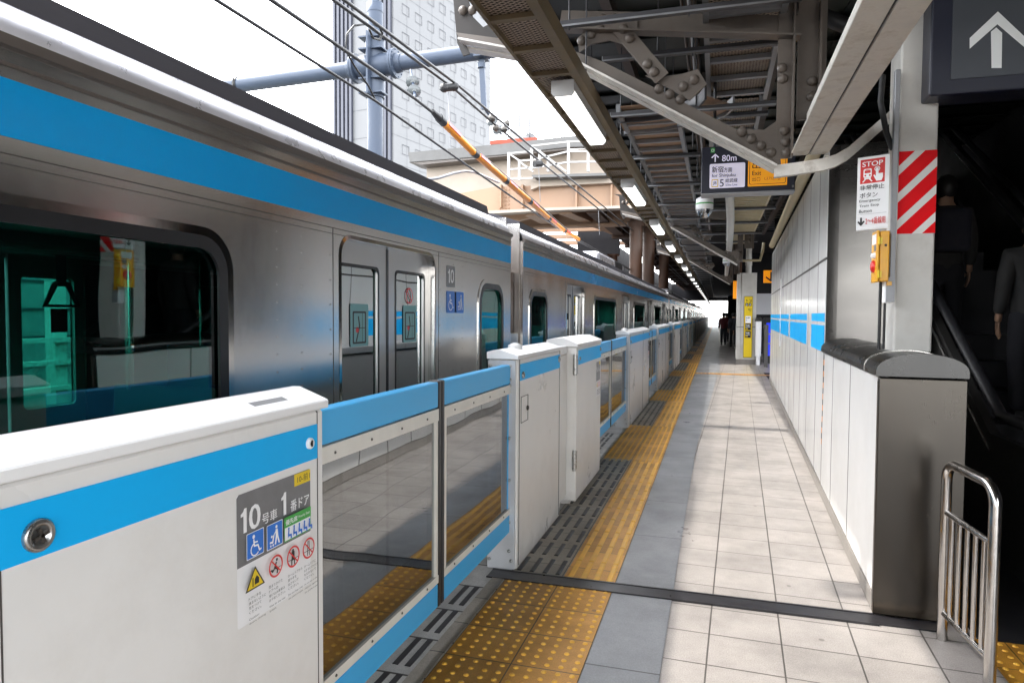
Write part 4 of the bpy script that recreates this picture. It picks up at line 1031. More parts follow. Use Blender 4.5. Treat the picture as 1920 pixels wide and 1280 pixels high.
for x in (1.80,3.06):
    mb=MB(); mb.prism([(3.9,0),(E0+.2,0),(11.5,(11.5-E0)*sl-.2),(11.5,(11.5-E0)*sl+.75),(E0+.1,.80),(3.9,.80)],'x',x-.03,x+.03); mb.build('balustrade',M['darkpanel'],es)
    mb=MB(); mb.tube([(x,3.85,.45),(x,3.72,.6),(x,3.72,.78),(x,3.85,.92),(x,E0,.93),(x,11.5,(11.5-E0)*sl+.93)],.038,10); mb.build('handrail',M['black'],es)
    mb=MB(); mb.bar((x-.06,E0,.70),(x-.06,11.5,(11.5-E0)*sl+.70),.01,.02); mb.build('trim',M['steel'],es)
mb=MB(); mb.box(2.3,2.7,3.55,3.95,.021,.03); mb.build('comb_plate',M['esc'],es)
def estep(k): return (E0+.40*k+.2, .40*sl*k+.02)
y,z=estep(3); person('person in a pale shirt standing on the escalator, seen from behind',(2.48,y,z),0,M['shirt_w'])
y,z=estep(5); person('person in a pale top with a dark shoulder bag higher on the escalator',(2.05,y,z),0,M['shirt_w'],M['shirt_d'])
y,z=estep(1); person('dark haired person in a dark coat at the foot of the escalator',(2.42,y,z),.2,M['shirt_d'])
gp=thing('slanted_wall','pale slanted wall panels above the escalator, far right','panel',(3.4,8,2.6))
mb=MB()
for k in range(3): mb.prism([(6.8+1.0*k,2.6+.58*k),(7.78+1.0*k,2.6+.58*(k+.97)),(7.78+1.0*k,4.5),(6.8+1.0*k,4.5)],'x',3.50,3.53)
mb.build('panel',M['concrete'],gp)

# ================================================================== CANOPY
cn=thing('canopy_roof','dark corrugated platform canopy roof overhead','canopy',(0,8,4.1))
mb=MB()
for k in range(118):
    y=-40+.53*k
    mb.prism([(y,4.18),(y+.30,4.18),(y+.34,4.225),(y+.53,4.225),(y+.535,4.235),(y+.33,4.235),(y+.29,4.19),(y,4.19)],'x',-1.745,1.0)
    mb.prism([(y,4.18),(y+.30,4.18),(y+.34,4.225),(y+.53,4.225),(y+.535,4.235),(y+.33,4.235),(y+.29,4.19),(y,4.19)],'x',1.01,4.2)
mb.box(-1.745,4.2,-40,22.5,4.245,4.25); mb.build('deck',M['deck'],cn)
mb=MB(); mb.box(-1.80,-1.75,-40,22.4,4.02,4.28); mb.build('fascia',M['purlin'],cn)
for x in (-1.55,-.9,-.25,.5,1.3,2.2):
    mb=MB(); mb.box(x-.04,x+.04,-40,22.4,4.05,4.175); mb.build('purlin',M['purlin'],cn)
cn2=thing('canopy_roof','flat dark canopy roof further down the platform under the overpass','canopy',(0,60,4.1))
mb=MB(); mb.box(-1.75,5.5,22.5,118,4.15,4.25); mb.build('deck',M['dark'],cn2)

def truss(y0,label,first=True):
    t=thing('roof_truss',label,'truss',(0,4.75,0),0,'riveted roof trusses across the platform')
    Q=lambda u,v:(lambda p:(p.x,p.z))(at(u,v,y=4.75))
    Z5=lambda x,z:(840+x/2.977, z/2.977)
    def pl(name,pts,th,yo=0.0,mat='truss'):
        mb=MB(); mb.plate([[Q(*p) for p in pts]],(0,4.75+yo,0),(1,0,0),(0,0,1),th); return mb.build(name,M[mat],t)
    def rv(mb,pts,yo,r=.030):
        for p in pts: q=Q(*p); mb.rivet((q[0],4.75+yo,q[1]),(0,-1,0),r)
    # lower chord: bent angle, web plus flange
    a=pl('lower_chord',[(856,62),(960,76),(1072,95),(1132,117),(1467,287),(1459,311),(1082,119),(960,97),(868,84)],.016,.0)
    mb=MB()
    for p,q in (((868,82),(1082,122)),((1082,122),(1454,316))):
        p=Q(*p); q=Q(*q); mb.bar((p[0],4.70,p[1]),(q[0],4.70,q[1]),.11,.014,(0,0,1))
    mb.build('flange',M['trussw'],t)
    mb=MB()
    for p,q in (((868,84),(1082,122)),((1082,122),(1454,316))):
        p=Q(*p); q=Q(*q); mb.bar((p[0],4.84,p[1]),(q[0],4.84,q[1]),.11,.014,(0,0,1))
    mb.build('flange',M['trussw'],t)
    pl('gusset',[Z5(*p) for p in ((735,300),(730,235),(765,170),(805,120),(1055,75),(1060,180),(1010,262),(905,232),(800,255))],.014,-.012)
    pl('gusset',[Z5(*p) for p in ((1100,425),(1200,440),(1225,430),(1300,420),(1395,392),(1445,475),(1350,565),(1200,480))],.014,-.010)
    pl('gusset',[(1392,243),(1432,245),(1456,228),(1466,330),(1440,280)],.014,-.010)
    # short diagonal, upper chord, hangers
    a=Q(*Z5(955,160)); b=Q(*Z5(1200,450)); mb=MB(); mb.bar((a[0],4.705,a[1]),(b[0],4.705,b[1]),.012,.10,(1,0,.6)); mb.bar((a[0]-.02,4.72,a[1]),(b[0]-.02,4.72,b[1]),.075,.014,(0,1,0)); mb.build('diagonal',M['truss'],t)
    a=Q(1050,40); b=Q(1500,52); mb=MB(); mb.bar((a[0],4.76,a[1]),(b[0],4.76,b[1]),.014,.15); mb.bar((a[0],4.71,a[1]-.075),(b[0],4.71,b[1]-.075),.10,.012); mb.build('upper_chord',M['truss'],t)
    a=Q(1458,110); b=Q(1477,292); mb=MB(); mb.box(a[0],a[0]+.085,4.73,4.745,b[1]-.02,4.1); mb.box(a[0]+.085,a[0]+.097,4.66,4.745,b[1]-.02,4.1); mb.build('hanger',M['truss'],t)
    a=Q(1499,0); b=Q(1540,220); mb=MB(); mb.box(a[0],a[0]+.17,4.78,4.795,b[1],4.1); mb.box(a[0]+.12,a[0]+.135,4.70,4.78,b[1],4.1); mb.build('hanger',M['truss'],t)
    mb=MB(); rv(mb,[Z5(*p) for p in ((1118,372),(1155,418),(985,180),(1020,232))],-.052,.034)
    rv(mb,[Z5(*p) for p in ((850,170),(803,200),(750,235),(865,113),(930,113),(1375,452),(1315,490))],-.02,.034)
    rv(mb,[Z5(*p) for p in ((1178,500),(1238,530),(1297,560))]+[(1391,248),(1409,261),(1427,274),(1446,287)],-.008,.034)
    mb.build('rivet',M['truss'],t)
    mb=MB(); rv(mb,[(1470,247),(1472,268),(1474,288),(1466,130),(1467,150)],-.022,.032); rv(mb,[(1524,150),(1523,180)],.02,.032); mb.build('rivet',M['truss'],t)
    # cantilever end plate and tip gusset on the track side
    pl('tip_plate',[(822,-20),(848,-10),(856,80),(867,104),(880,100),(866,70),(960,72),(960,20),(905,50),(885,30),(872,-20)],.014,.02,'tipbacklit')
    mb=MB(); rv(mb,[(868,20),(886,20)],.0,.034); mb.build('rivet',M['truss'],t)
    return t
t0=truss(4.75,'riveted grey steel roof truss with a white flange, in front of the hanging exit sign')
dup(t0,(0,13.6,.0),'second riveted roof truss, above the far yellow guide pillar')
dup(t0,(0,22.0,.0),'third roof truss at the edge of the overpass shadow')
dup(t0,(0,-1.4,.0),'roof truss overhead just behind the camera position')

wb=thing('roof_beam','weathered white double channel beam running lengthways overhead at the right','beam',(.54,1.0,2.6))
for x0,x1 in ((.430,.533),(.543,.650)):
    mb=MB(); mb.box(x0,x1,-6,4.74,2.60,2.612,0,.003,1); xw=x1-.012 if x0<.5 else x0; mb.box(xw,xw+.012,-6,4.74,2.612,2.86); mb.build('channel',M['beamwhite'],wb)
mb=MB(); mb.box(.534,.542,-6,4.74,2.607,2.62); mb.build('slot',M['ink'],wb)
fb=thing('flat_bar','pale bent flat bar from the beam end up to the arrow sign','bracket',(.8,4.73,2.5))
mb=MB(); pp=[(1452,332),(1492,327),(1545,319),(1567,312),(1590,299),(1620,273),(1736,172)]
pts=[at(u,v,y=4.70) for u,v in pp]
for a,b in zip(pts[:-1],pts[1:]):
    a=a.copy(); b=b.copy(); hgt=.075
    mb.add([a,b,b+Vector((0,0,hgt)),a+Vector((0,0,hgt)),a+Vector((0,.05,0)),b+Vector((0,.05,0)),b+Vector((0,.05,hgt)),a+Vector((0,.05,hgt))],[(0,1,2,3),(7,6,5,4),(0,4,5,1),(3,2,6,7)])
mb.build('bar',M['trussw'],fb)

def repeat(name,mat,parent,bx,ys):
    first=None
    rest=MB()
    for i,y in enumerate(ys):
        if i>=100: rest.box(bx[0],bx[1],bx[2]+y,bx[3]+y,bx[4],bx[5]); continue
        if first is None: first=MB().box(bx[0],bx[1],bx[2]+y,bx[3]+y,bx[4],bx[5]).build(name,mat,parent)
        else: o=first.copy(); C.objects.link(o); o.location=first.location+Vector((0,y-ys[0],0))
    if len(ys)>100: rest.build(name+'_row',mat,parent)['kind']='stuff'
# lamp rack along the canopy edge
rk=thing('cable_rack','olive railed cable rack with mesh floor along the canopy edge','cable rack',(-1.04,20,3.1))
RY0,RY1=-4.0,100
mb=MB(); mb.box(-1.165,-.92,RY0,RY1,3.135,3.14); mb.build('mesh_floor',M['traymesh'],rk)
mb=MB(); mb.box(-1.185,-1.165,RY0,RY1,3.10,3.20); mb.build('side_rail',M['rail_y'],rk)
mb=MB(); mb.box(-.92,-.865,RY0,RY1,3.10,3.115); mb.box(-.885,-.865,RY0,RY1,3.115,3.20); mb.build('side_rail',M['rail_y'],rk)
repeat('cross_bar',M['rail_y'],rk,(-1.165,-.92,0,.045,3.105,3.132),[.43*k for k in range(100)])
mb=MB()
for x in (-1.12,-1.05,-.99): mb.tube([(x,RY0,3.17),(x,RY1,3.17)],.020,6)
mb.build('cable',M['ink'],rk)
mb=MB()
for k in range(14):
    y=1.2+1.75*k; mb.tube([(-.893,y,3.2),(-.893,y,4.1)],.006,6)
    mb.tube([(-1.175,y,3.2),(-1.175,y,4.1)],.006,6)
mb.build('hanger_rod',M['strut'],rk)

LGp='fluorescent lamps in line under the cable rack'
def lamp(label,y):
    t=thing('fluorescent_lamp',label,'lamp',(-.99,y,3.0),0,LGp)
    mb=MB(); mb.prism([(-.075,.10),(.075,.10),(.075,.02),(.058,.0),(-.058,.0),(-.075,.02)],'y',0,.02); mb.prism([(-.075,.10),(.075,.10),(.075,.02),(.058,.0),(-.058,.0),(-.075,.02)],'y',1.33,1.35); mb.box(-.074,.074,.02,1.33,.035,.0995); mb.build('housing',M['lampbody'],t,local=True)
    mb=MB(); mb.prism([(-.072,.034),(.072,.034),(.070,.018),(.052,-.004),(-.052,-.004),(-.070,.018)],'y',.021,1.329); mb.build('diffuser',M['tube_lit'],t,local=True)
    return t
ll=['long fluorescent lamp nearest the viewer, silhouetted against the sky','second fluorescent lamp along the cable rack','third fluorescent lamp along the cable rack','fourth fluorescent lamp along the cable rack']
lp=lamp(ll[0],4.40)
for k in range(1,24): dup(lp,(-.99,4.40+3.35*k,3.0),ll[k] if k<4 else 'distant small fluorescent lamp in the row under the dark roof',LGp)
dup(lp,(-.99,1.05,3.0),'fluorescent lamp on the rack above the camera position',LGp)
dup(lp,(-2.2,27.0,4.4),'stray fluorescent lamp hung over the train under the overpass','fluorescent lamps over the train')

# central cable tray with mesh
def tray(name,label,x0,x1,y0,y1,z,step,mat,rail='strutl',rw=.018,floor=True):
    t=thing(name,label,'cable tray',((x0+x1)/2,(y0+y1)/2,z))
    for x in (x0,x1): mb=MB(); mb.box(x-rw,x+rw,y0,y1,z,z+.07); mb.build('side_rail',M[rail],t)
    repeat('rung',M[rail],t,(x0+rw,x1-rw,0,.045,z+.004,z+.04),[y0+.1+step*k for k in range(int((y1-y0-.15)/step)+1)])
    if floor: mb=MB(); mb.box(x0+rw,x1-rw,y0,y1,z+.048,z+.052); mb.build('mesh_floor',M[mat],t)
    return t
tray('cable_tray','wide mesh floored cable tray overhead between beam and exit sign',-.105,.37,3.3,6.55,3.50,.42,'traymesh')
tray('cable_tray','wide mesh floored cable tray continuing beyond the exit sign',-.105,.35,6.7,12.0,3.52,.30,'traymesh')
tray('cable_ladder','long ladder type cable tray with brown floor, left of the exit sign',-.84,-.36,5.9,70,3.30,.34,'trayfloor')
tray('cable_ladder','narrow pale wire ladder tray behind the exit sign',.16,.62,8.2,15.5,3.10,.16,'trayfloor','pipe',.010,False)
# curved tray linking the two
ct=thing('curved_cable_tray','curved dark cable tray above the exit sign','cable tray',(-.45,6.3,3.3))
arc=[Vector((-.86+.0*k,6.25,3.32)) for k in range(1)]+[Vector((-.86+.62*math.sin(R(a))*1.15,6.25-.0+.0,3.32)) for a in ()]
arc=[Vector((-.88,6.20,3.34)),Vector((-.68,6.20,3.34)),Vector((-.52,6.18,3.34)),Vector((-.38,6.12,3.34)),Vector((-.26,6.02,3.34)),Vector((-.17,5.88,3.34)),Vector((-.12,5.70,3.34))]
mb=MB()
for a,b in zip(arc[:-1],arc[1:]): mb.bar(a,b,.018,.10)
mb.build('side_rail',M['strut'],ct)
arc2=[p+Vector((0,.38,0)) if i<4 else p+Vector((.22,.30,0)) for i,p in enumerate(arc)]
mb=MB()
for a,b in zip(arc2[:-1],arc2[1:]): mb.bar(a,b,.018,.10)
mb.build('side_rail',M['strutl'],ct)
mb=MB()
for i in range(len(arc)-1): mb.add([arc[i]+Vector((0,0,-.02)),arc[i+1]+Vector((0,0,-.02)),arc2[i+1]+Vector((0,0,-.02)),arc2[i]+Vector((0,0,-.02))],[(0,1,2,3)])
mb.build('tray_floor',M['trayfloor'],ct)
# unistrut cross supports with hanging rods
SG='cross struts carrying the cable trays'
def strut(label,y,x0,x1,z,rods=()):
    t=thing('cross_strut',label,'strut',((x0+x1)/2,y,z),0,SG)
    mb=MB(); mb.box(x0,x1,y-.021,y+.021,z-.042,z-.003); mb.build('channel',M['strut'],t)
    mb=MB(); mb.box(x0-.004,x1,y-.023,y-.0215,z-.042,z-.03); mb.box(x0-.006,x0-.001,y-.021,y+.021,z-.044,z-.001); mb.build('lip',M['strutl'],t)
    for x in rods: mb=MB(); mb.tube([(x,y,z-.06),(x,y,4.1)],.006,6); mb.build('hanger_rod',M['strut'],t)
    return t
p=at(1045,42,y=4.45); q=at(1395,-8,y=4.45); strut('thick dark cross strut in front of the riveted truss',4.45,p.x,.45,p.z,(p.x+.08,-.2))
for i,y in enumerate((5.15,5.9,6.9)): strut(('dark cross strut just behind the riveted truss','dark cross strut above the curved cable tray','dark cross strut over the exit sign')[i],y,(-.85,-.9,-.55)[i],.42,3.50 if i!=1 else 3.30,(-.45,-.2))
for i in range(20):
    y=7.55+1.62*i
    strut('grey cross strut under the long ladder tray, nearest in its row' if i==0 else 'grey cross strut under the long ladder tray',y,-1.0,-.20,3.30,(-.93,-.28))
for i in range(5): strut('dark cross strut under the pale wire ladder tray',8.7+1.5*i,-.3,.75,3.10,(.70,))
# pipes
def pipe(label,pts,r,mat,name='pipe'):
    mb=MB(); mb.tube(pts,r,12)
    o=mb.build(name,M[mat],origin=pts[0]); return tag(o,label,'pipe')
W2=lambda s_,off,z: Vector((WO[0]+off*math.cos(WROT)+s_*math.sin(-WROT),WO[1]+s_*math.cos(WROT),z))
pipe('cream drain pipe running along the top of the white wall',[W2(2.4,-.06,3.13),W2(12.2,-.06,3.13)],.062,'pipe','drain_pipe')
pipe('cream vertical pipe dropping behind the security camera',[(.12,9.2,4.1),(.12,9.2,3.3),(.13,9.4,3.1),(.16,10.4,2.95),(.18,12.0,2.9),(.2,14.0,2.88),(.25,22.6,2.85)],.055,'pale','drain_pipe')
pipe('thin dark cable hung in the roof space by the ladder tray',[(-.5,6.0,3.62),(-.42,8.0,3.55),(-.5,10.0,3.62),(-.45,14.0,3.58)],.012,'ink','cable')
pipe('bundle of black cables bending over the beam at the right',[(.37,4.9,3.56),(.5,4.9,3.62),(.62,4.85,3.50),(.8,4.8,3.38),(1.0,4.7,3.36)],.05,'ink','cable')
pipe('cable run beneath the canopy deck left of the wide tray',[(-.9,5.2,3.85),(-.3,5.3,3.80),(.0,5.6,3.85)],.018,'ink','cable')
pipe('slender conduit pipe along the roof near the wide tray',[(-.22,3.5,3.7),(-.22,20,3.7)],.014,'strutl','conduit')
pipe('thin conduit pipe with brackets above the hanging sign',[(-.28,4.0,3.78),(-.28,22,3.78)],.012,'purlin','conduit')

# hanging exit / direction sign
sg=thing('direction_sign','dark hanging direction sign with lilac 80m panel and orange exit panel','sign',(.21,6.0,2.6))
X0=-.150; X1=.585; ZB=2.600; ZT=2.985
mb=MB(); mb.box(X0,X1,6.0,6.16,ZB,ZT,0,.006,1); mb.build('case',M['navy'],sg)
mb=MB(); mb.box(X0,X1,5.985,6.17,ZB-.012,ZB-.001); mb.build('lower_edge',M['strutl'],sg)
d=Decal((X0,6.0,ZB),(1,0,0),(0,0,1),.0012,.0004)
w=X1-X0; h=ZT-ZB
d.rect(w*.092,w*.50,h*.06,h*.86,0)
d.rect(w*.10,w*.145,h*.87,h*.975,4); d.ring(w*.122,h*.92,.012,.004,1); 
d.line([(w*.150,h*.675),(w*.150,h*.825)],.010,2); d.line([(w*.115,h*.765),(w*.150,h*.83),(w*.185,h*.765)],.010,2); d.tx('80m',w*.225,h*.67,h*.135,2,w*.155,.012)
d.rect(w*.092,w*.475,h*.10,h*.625,2,.012)
d.tx('新宿',w*.117,h*.435,h*.135,3,w*.125,.02); d.tx('方面',w*.245,h*.435,h*.10,3,w*.09,.015); d.tx('for Shinjuku',w*.117,h*.315,h*.095,3,w*.255,.012)
d.rect(w*.115,w*.187,h*.125,h*.29,5,.004); d.rect(w*.123,w*.179,h*.143,h*.272,2); d.tx('JB',w*.131,h*.165,h*.08,3,w*.038,.02)
d.tx('5',w*.205,h*.125,h*.16,3,w*.042,.01); d.tx('総武線',w*.265,h*.21,h*.085,3,w*.13,.012); d.tx('Sōbu Line',w*.268,h*.135,h*.05,3,w*.125,.008)
d.rect(w*.505,w*.915,h*.10,h*.965,6,.006)
d.ring(0,0,.001,.0005,6)
d.poly(rrect(w*.52,w*.90,h*.14,h*.71,.014),3,[rrect(w*.526,w*.894,h*.15,h*.70,.012)])
d.line([(w*.58,h*.75),(w*.58,h*.90)],.011,3); d.line([(w*.545,h*.835),(w*.58,h*.90),(w*.615,h*.835)],.011,3)
d.tx('出口',w*.55,h*.47,h*.17,3,w*.19,.012); d.tx('Exit',w*.55,h*.33,h*.095,3,w*.095,.008); d.tx('出口',w*.55,h*.205,h*.085,3,w*.085); d.tx('나가는 곳',w*.68,h*.205,h*.085,3,w*.17)
d.rect(w*.965,w*.987,h*.04,h*.09,7)
d.build('lettering',[M['navy'],M['signwhite'],M['lilac'],M['ink'],M['green'],M['yellow'],M['exit'],M['signgrey']],sg)
for x in (-.05,.45): mb=MB(); mb.tube([(x,6.08,ZT),(x,6.08,4.1)],.012,8); mb.build('hanger',M['strut'],sg)

# dome camera and a second camera
def dome(label,p,k):
    t=thing('security_camera',label,'security camera',p)
    mb=MB(); mb.lathe([(.0001,.16),(.03,.16),(.03,.115),(.055,.105),(.074,.095),(.078,.085),(.078,.0),(.072,-.006)],n=20); mb.build('housing',M['signwhite'],t,local=True)
    mb=MB(); mb.lathe([(.0785,.040),(.079,.040),(.079,.052),(.0785,.052)],n=20); mb.build('green_band',M['green'],t,local=True)
    mb=MB(); mb.lathe([(.070,-.004)]+[(.070*math.cos(R(a)),-.004-.078*math.sin(R(a))) for a in range(10,91,10)],n=20); mb.build('dome',M['glass_cam'],t,local=True)
    mb=MB(); mb.lathe([(.03,.0),(.045,-.02),(.04,-.05),(.0001,-.06)],n=14); mb.build('lens',M['bolt'],t,local=True)
    mb=MB(); mb.tube([(0,0,.155),(0,0,k)],.02,10); mb.build('stem',M['strut'],t,local=True)
p=at(1321,392,y=6.6); dome('white dome security camera hanging below the direction sign',(p.x,p.y,p.z),.45)
p=at(1362,493,y=16); dome('smaller security camera above the guide pillar',(p.x,p.y,p.z),.9)
pipe('bent cream support arm carrying the second camera',[at(1370,489,y=16.2),at(1425,488,y=16.2),at(1430,470,y=16.2),at(1432,455,y=16.2)],.03,'pipe','support_arm')

# far pillar with the yellow guide board
PY=23.3
pl_=thing('guide_pillar','pale square pillar with a tall yellow guide board','pillar',(.9,PY,0))
mb=MB(); mb.box(.62,1.20,PY,PY+.62,.0,.16,0); mb.build('base',M['plinth'],pl_)
mb=MB(); mb.box(.60,.73,PY+.005,PY+.6,.16,2.95,0,.01,1); mb.box(.735,1.175,PY-.02,PY+.6,.16,2.95,0,.006,1); mb.box(1.18,1.20,PY+.005,PY+.6,.16,2.95); mb.build('cladding',M['pale'],pl_)
mb=MB(); mb.box(.60,1.30,PY-.024,PY-.021,1.20,1.215); mb.build('band',M['seam'],pl_)
mb=MB(); mb.box(.82,1.085,PY-.05,PY-.021,.22,2.20,0); mb.build('board_frame',M['seam'],pl_)
d=Decal((.828,PY-.05,.235),(1,0,0),(0,0,1),.002,.0008); w,h=.25,1.95
d.rect(0,w,0,h,0); d.one(w*.20,h*.92,h*.035,1); d.tx('F',w*.34,h*.92,h*.022,1,w*.07,.02); d.line([(w*.62,h*.955),(w*.82,h*.92)],.012,1); d.line([(w*.62,h*.915),(w*.84,h*.915),(w*.84,h*.955)],.012,1)
for i,x in enumerate((.14,.54)): d.rect(w*x,w*(x+.32),h*.845,h*.895,1); d.disc(w*(x+.16),h*.875,.014,2,10); d.line([(w*(x+.08),h*.85),(w*(x+.24),h*.862)],.012,2)
d.tx('出口',w*.48,h*.775,h*.033,1,w*.38,.02); d.tx('Exit',w*.64,h*.755,h*.014,1,w*.22)
d.rect(w*.16,w*.84,h*.565,h*.68,2); d.disc(w*.3,h*.61,.016,3,14); d.line([(w*.24,h*.655),(w*.36,h*.645)],.02,1); d.rect(w*.42,w*.68,h*.645,h*.657,1)
for y in (.45,.325): 
    d.rect(w*.16,w*.84,h*y,h*(y+.108),1); d.line([(w*.24,h*(y+.085)),(w*.36,h*(y+.075))],.02,2); d.rect(w*.42,w*.68,h*(y+.07),h*(y+.085),2); d.rect(w*.22,w*.48,h*(y+.015),h*(y+.03),0); d.rect(w*.2,w*.75,h*(y+.045),h*(y+.052),2)
d.build('guide_board',[M['yellow'],M['ink'],M['signwhite'],M['signblue']],pl_)
mb=MB(); mb.box(.60,.74,PY+.1,PY+.3,2.95,4.15); mb.build('brown_post',M['brownpost'],pl_)
mb=MB(); mb.tube([(.95,PY+.25,2.95),(.95,PY+.25,4.15)],.09,12); mb.lathe([(.105,0),(.105,.16)],(.95,PY+.25,3.2),n=14); mb.build('pipe',M['pale'],pl_)
gpst=thing('guard_post','white round guard post right of the guide pillar','post',(1.27,23.2,0))
mb=MB(); mb.tube([(1.27,23.2,.0),(1.27,23.2,.30)],.06,12); mb.tube([(1.27,23.2,.28),(1.27,23.2,1.40)],.09,14); mb.build('shaft',M['signwhite'],gpst)
mb=MB(); mb.lathe([(.12,0),(.12,.03),(.09,.10),(.04,.14),(.0001,.15)],(1.27,23.2,1.40),n=14); mb.build('cap',M['darkpanel'],gpst)
fg=thing('fence_post','dark steel gate post near the wall end','post',(1.45,22.4,0))
mb=MB(); mb.box(1.40,1.50,22.2,22.4,0,1.30); mb.tube([(1.36,22.15,1.22),(1.42,22.1,1.25),(1.44,22.1,1.12)],.03,8); mb.build('post',M['concrete'],fg)
mb=MB(); mb.box(1.50,1.85,22.3,22.34,.7,.74); mb.box(1.50,1.85,22.3,22.34,1.0,1.04); mb.build('bar',M['bolt'],fg)
vm=thing('lit_machine','blue lit machine in the dark beside the wall end','machine',(1.75,24,0))
mb=MB(); mb.box(1.55,2.4,24,24.6,.25,1.35,0,.03,2); mb.build('screen',M['bluelit'],vm); mb=MB(); mb.box(1.5,2.45,24.02,24.7,0,1.5); mb.build('case',M['ink'],vm)
bd=tag(MB().box(1.24,2.6,25.5,25.6,1.62,2.35).build('notice_board',M['frostpanel'],origin=(1.9,25.5,1.62)),'plain grey white board panel behind the guide pillar','board')
ex_=thing('small_exit_sign','small lit orange sign with a down arrow at the far wall end','sign',(1.62,21.0,2.9))
a=at(1432,507,y=21); b=at(1450,530,y=21)
mb=MB(); mb.box(a.x,a.x+.42,21.0,21.06,b.z,a.z); mb.build('panel',M['exitdim'],ex_)
d=Decal((a.x,21.0,b.z),(1,0,0),(0,0,1),.002,.0008); hh=a.z-b.z; d.line([(.20,hh*.85),(.20,hh*.2)],.045,0); d.line([(.07,hh*.45),(.20,hh*.16),(.33,hh*.45)],.045,0); d.build('arrow',M['ink'],ex_)
os_=tag(MB().box(.50,.66,24.5,24.55,2.15,2.75).build('side_sign',M['exitdim'],origin=(.58,24.5,2.15)),'dim orange sign hanging left of the guide pillar','sign')
hl=thing('far_hall','dark hall behind the guide pillar','wall',(4,30,0))
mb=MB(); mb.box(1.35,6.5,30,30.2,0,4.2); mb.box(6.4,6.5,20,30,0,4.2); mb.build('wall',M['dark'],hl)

# people far down the platform
PG='people walking away far down the platform'
for i,(x,y,top,st) in enumerate(((.33,38,'shirt_r',.12),(.52,42,'shirt_d',.10),(.78,36,'shirt_d',.15),(1.02,39,'shirt_r',.1),(.95,33,'shirt_d',.05))):
    person(('person in a maroon jacket walking far away beside the tactile strip','person in a dark coat farthest in the distant group','person in a dark coat leading the distant group by the pillar','person in maroon half hidden behind the guide pillar','person in dark clothes closest to the guide pillar')[i],(x,y,0),.05*i,M[top],None,st,.03,PG)

# ================================================================== OVERHEAD LINE
BY=10.9
pg=thing('catenary_mast','blue grey tubular mast with a flanged cross arm over the tracks','mast',(-5.80,BY,-1.2))
mb=MB(); mb.tube([(-5.80,BY,-1.2),(-5.80,BY,6.90)],.135,18); mb.lathe([(.142,0),(.142,.16),(.0001,.17)],(-5.80,BY,6.80),n=18); mb.build('pole',M['pole'],pg)
A1=at(425,163,y=BY); A2=at(995,84,y=BY)
def along(t): return A1+(A2-A1)*t
xm=(-5.80-A1.x)/(A2.x-A1.x)
mb=MB(); mb.tube([A1-(A2-A1)*.6,A2+(A2-A1)*.25],.135,18); mb.build('cross_arm',M['pole'],pg)
c_=along(xm)
mb=MB()
for s_ in (-1,1):
    p=c_+(A2-A1).normalized()*s_*.36
    mb.tube([c_,c_+(A2-A1).normalized()*s_*.30,p+(A2-A1).normalized()*s_*.16],[.20,.19,.15],18)
    mb.tube([p-(A2-A1).normalized()*.018,p+(A2-A1).normalized()*.018],.25,20); mb.tube([p+(A2-A1).normalized()*s_*.024,p+(A2-A1).normalized()*s_*.055],.25,20)
    for k in range(10):
        a=2*math.pi*k/10; r_=Vector((0,math.cos(a),math.sin(a)))
        mb.bar(p+r_*.15+(A2-A1).normalized()*s_*.05,p+r_*.22+(A2-A1).normalized()*s_*.05,.14,.012,(A2-A1).normalized())
        mb.rivet(p+r_*.225+(A2-A1).normalized()*s_*.056,(A2-A1).normalized()*s_,.016)
mb.tube([(-5.80,BY,c_.z-.55),(-5.80,BY,c_.z+.50)],.165,18)
for z in (-.5,-.25,.25,.45): mb.box(-5.80-.22,-5.80+.22,BY-.20,BY+.05,c_.z+z-.012,c_.z+z+.012)
mb.box(-5.815,-5.785,BY-.30,BY-.12,c_.z-.55,c_.z+.50)
mb.build('flange_joint',M['pole'],pg)
p=at(447,160,y=BY); mb=MB(); mb.tube([p+Vector((-.03,0,0)),p+Vector((.03,0,0))],.15,16); mb.tube([p+Vector((0,-.14,.1)),p+Vector((0,-.16,-.2))],.012,6); mb.build('clamp',M['ink'],pg)
# drop bracket with insulators
def insul(label,top,bot,name='insulator'):
    t=thing(name,label,'insulator',top,0,'disc insulators on the overhead line')
    top=Vector(top); bot=Vector(bot); d_=(bot-top); n_=d_.normalized(); L_=d_.length
    mb=MB(); mb.tube([top,bot],.022,8); mb.build('rod',M['pole'],t)
    mb=MB()
    for f in (.45,.78):
        o=top+d_*f; mb.lathe([(.03,-.05),(.06,-.02),(.105,.0),(.11,.015),(.05,.03),(.03,.06)],o,n_,16)
    mb.build('disc',M['insul'],t); return t
insul('disc insulators hanging from the cross arm beside the mast',at(770,132,y=10.6),at(778,182,y=10.0))
db=thing('drop_bracket','blue grey drop bracket hanging from the right end of the cross arm','bracket',at(905,100,y=BY))
mb=MB(); a=at(903,105,y=BY); b=at(908,205,y=BY); mb.bar(a,b,.09,.05,(0,1,0)); mb.box(a.x-.09,a.x+.09,BY-.16,BY+.16,a.z-.05,a.z+.06); mb.tube([a+Vector((-.0,-.0,-.12)),a+Vector((0,0,-.2))],.07,10); mb.build('arm',M['pole'],db)
insul('disc insulators below the drop bracket',at(908,202,y=BY),at(940,252,y=11.6))
def wire(label,pts,r=.014,name='overhead_wire',mat='wire',cat='wire',grp='black overhead wires along the train'):
    mb=MB(); mb.tube(pts,r,6); o=mb.build(name,M[mat],origin=pts[0]); return tag(o,label,cat,grp)
XW=-3.3
def wpts(px,x=XW): return [at(u,v,x=x) for u,v in px]
p=wpts([(405,0),(705,190),(975,380),(1080,450)]); p=[p[0]+(p[0]-p[1])*3]+p+[Vector((XW,30,3.3)),Vector((XW,90,3.3))]
wire('lowest overhead wire above the train roof',p,.014)
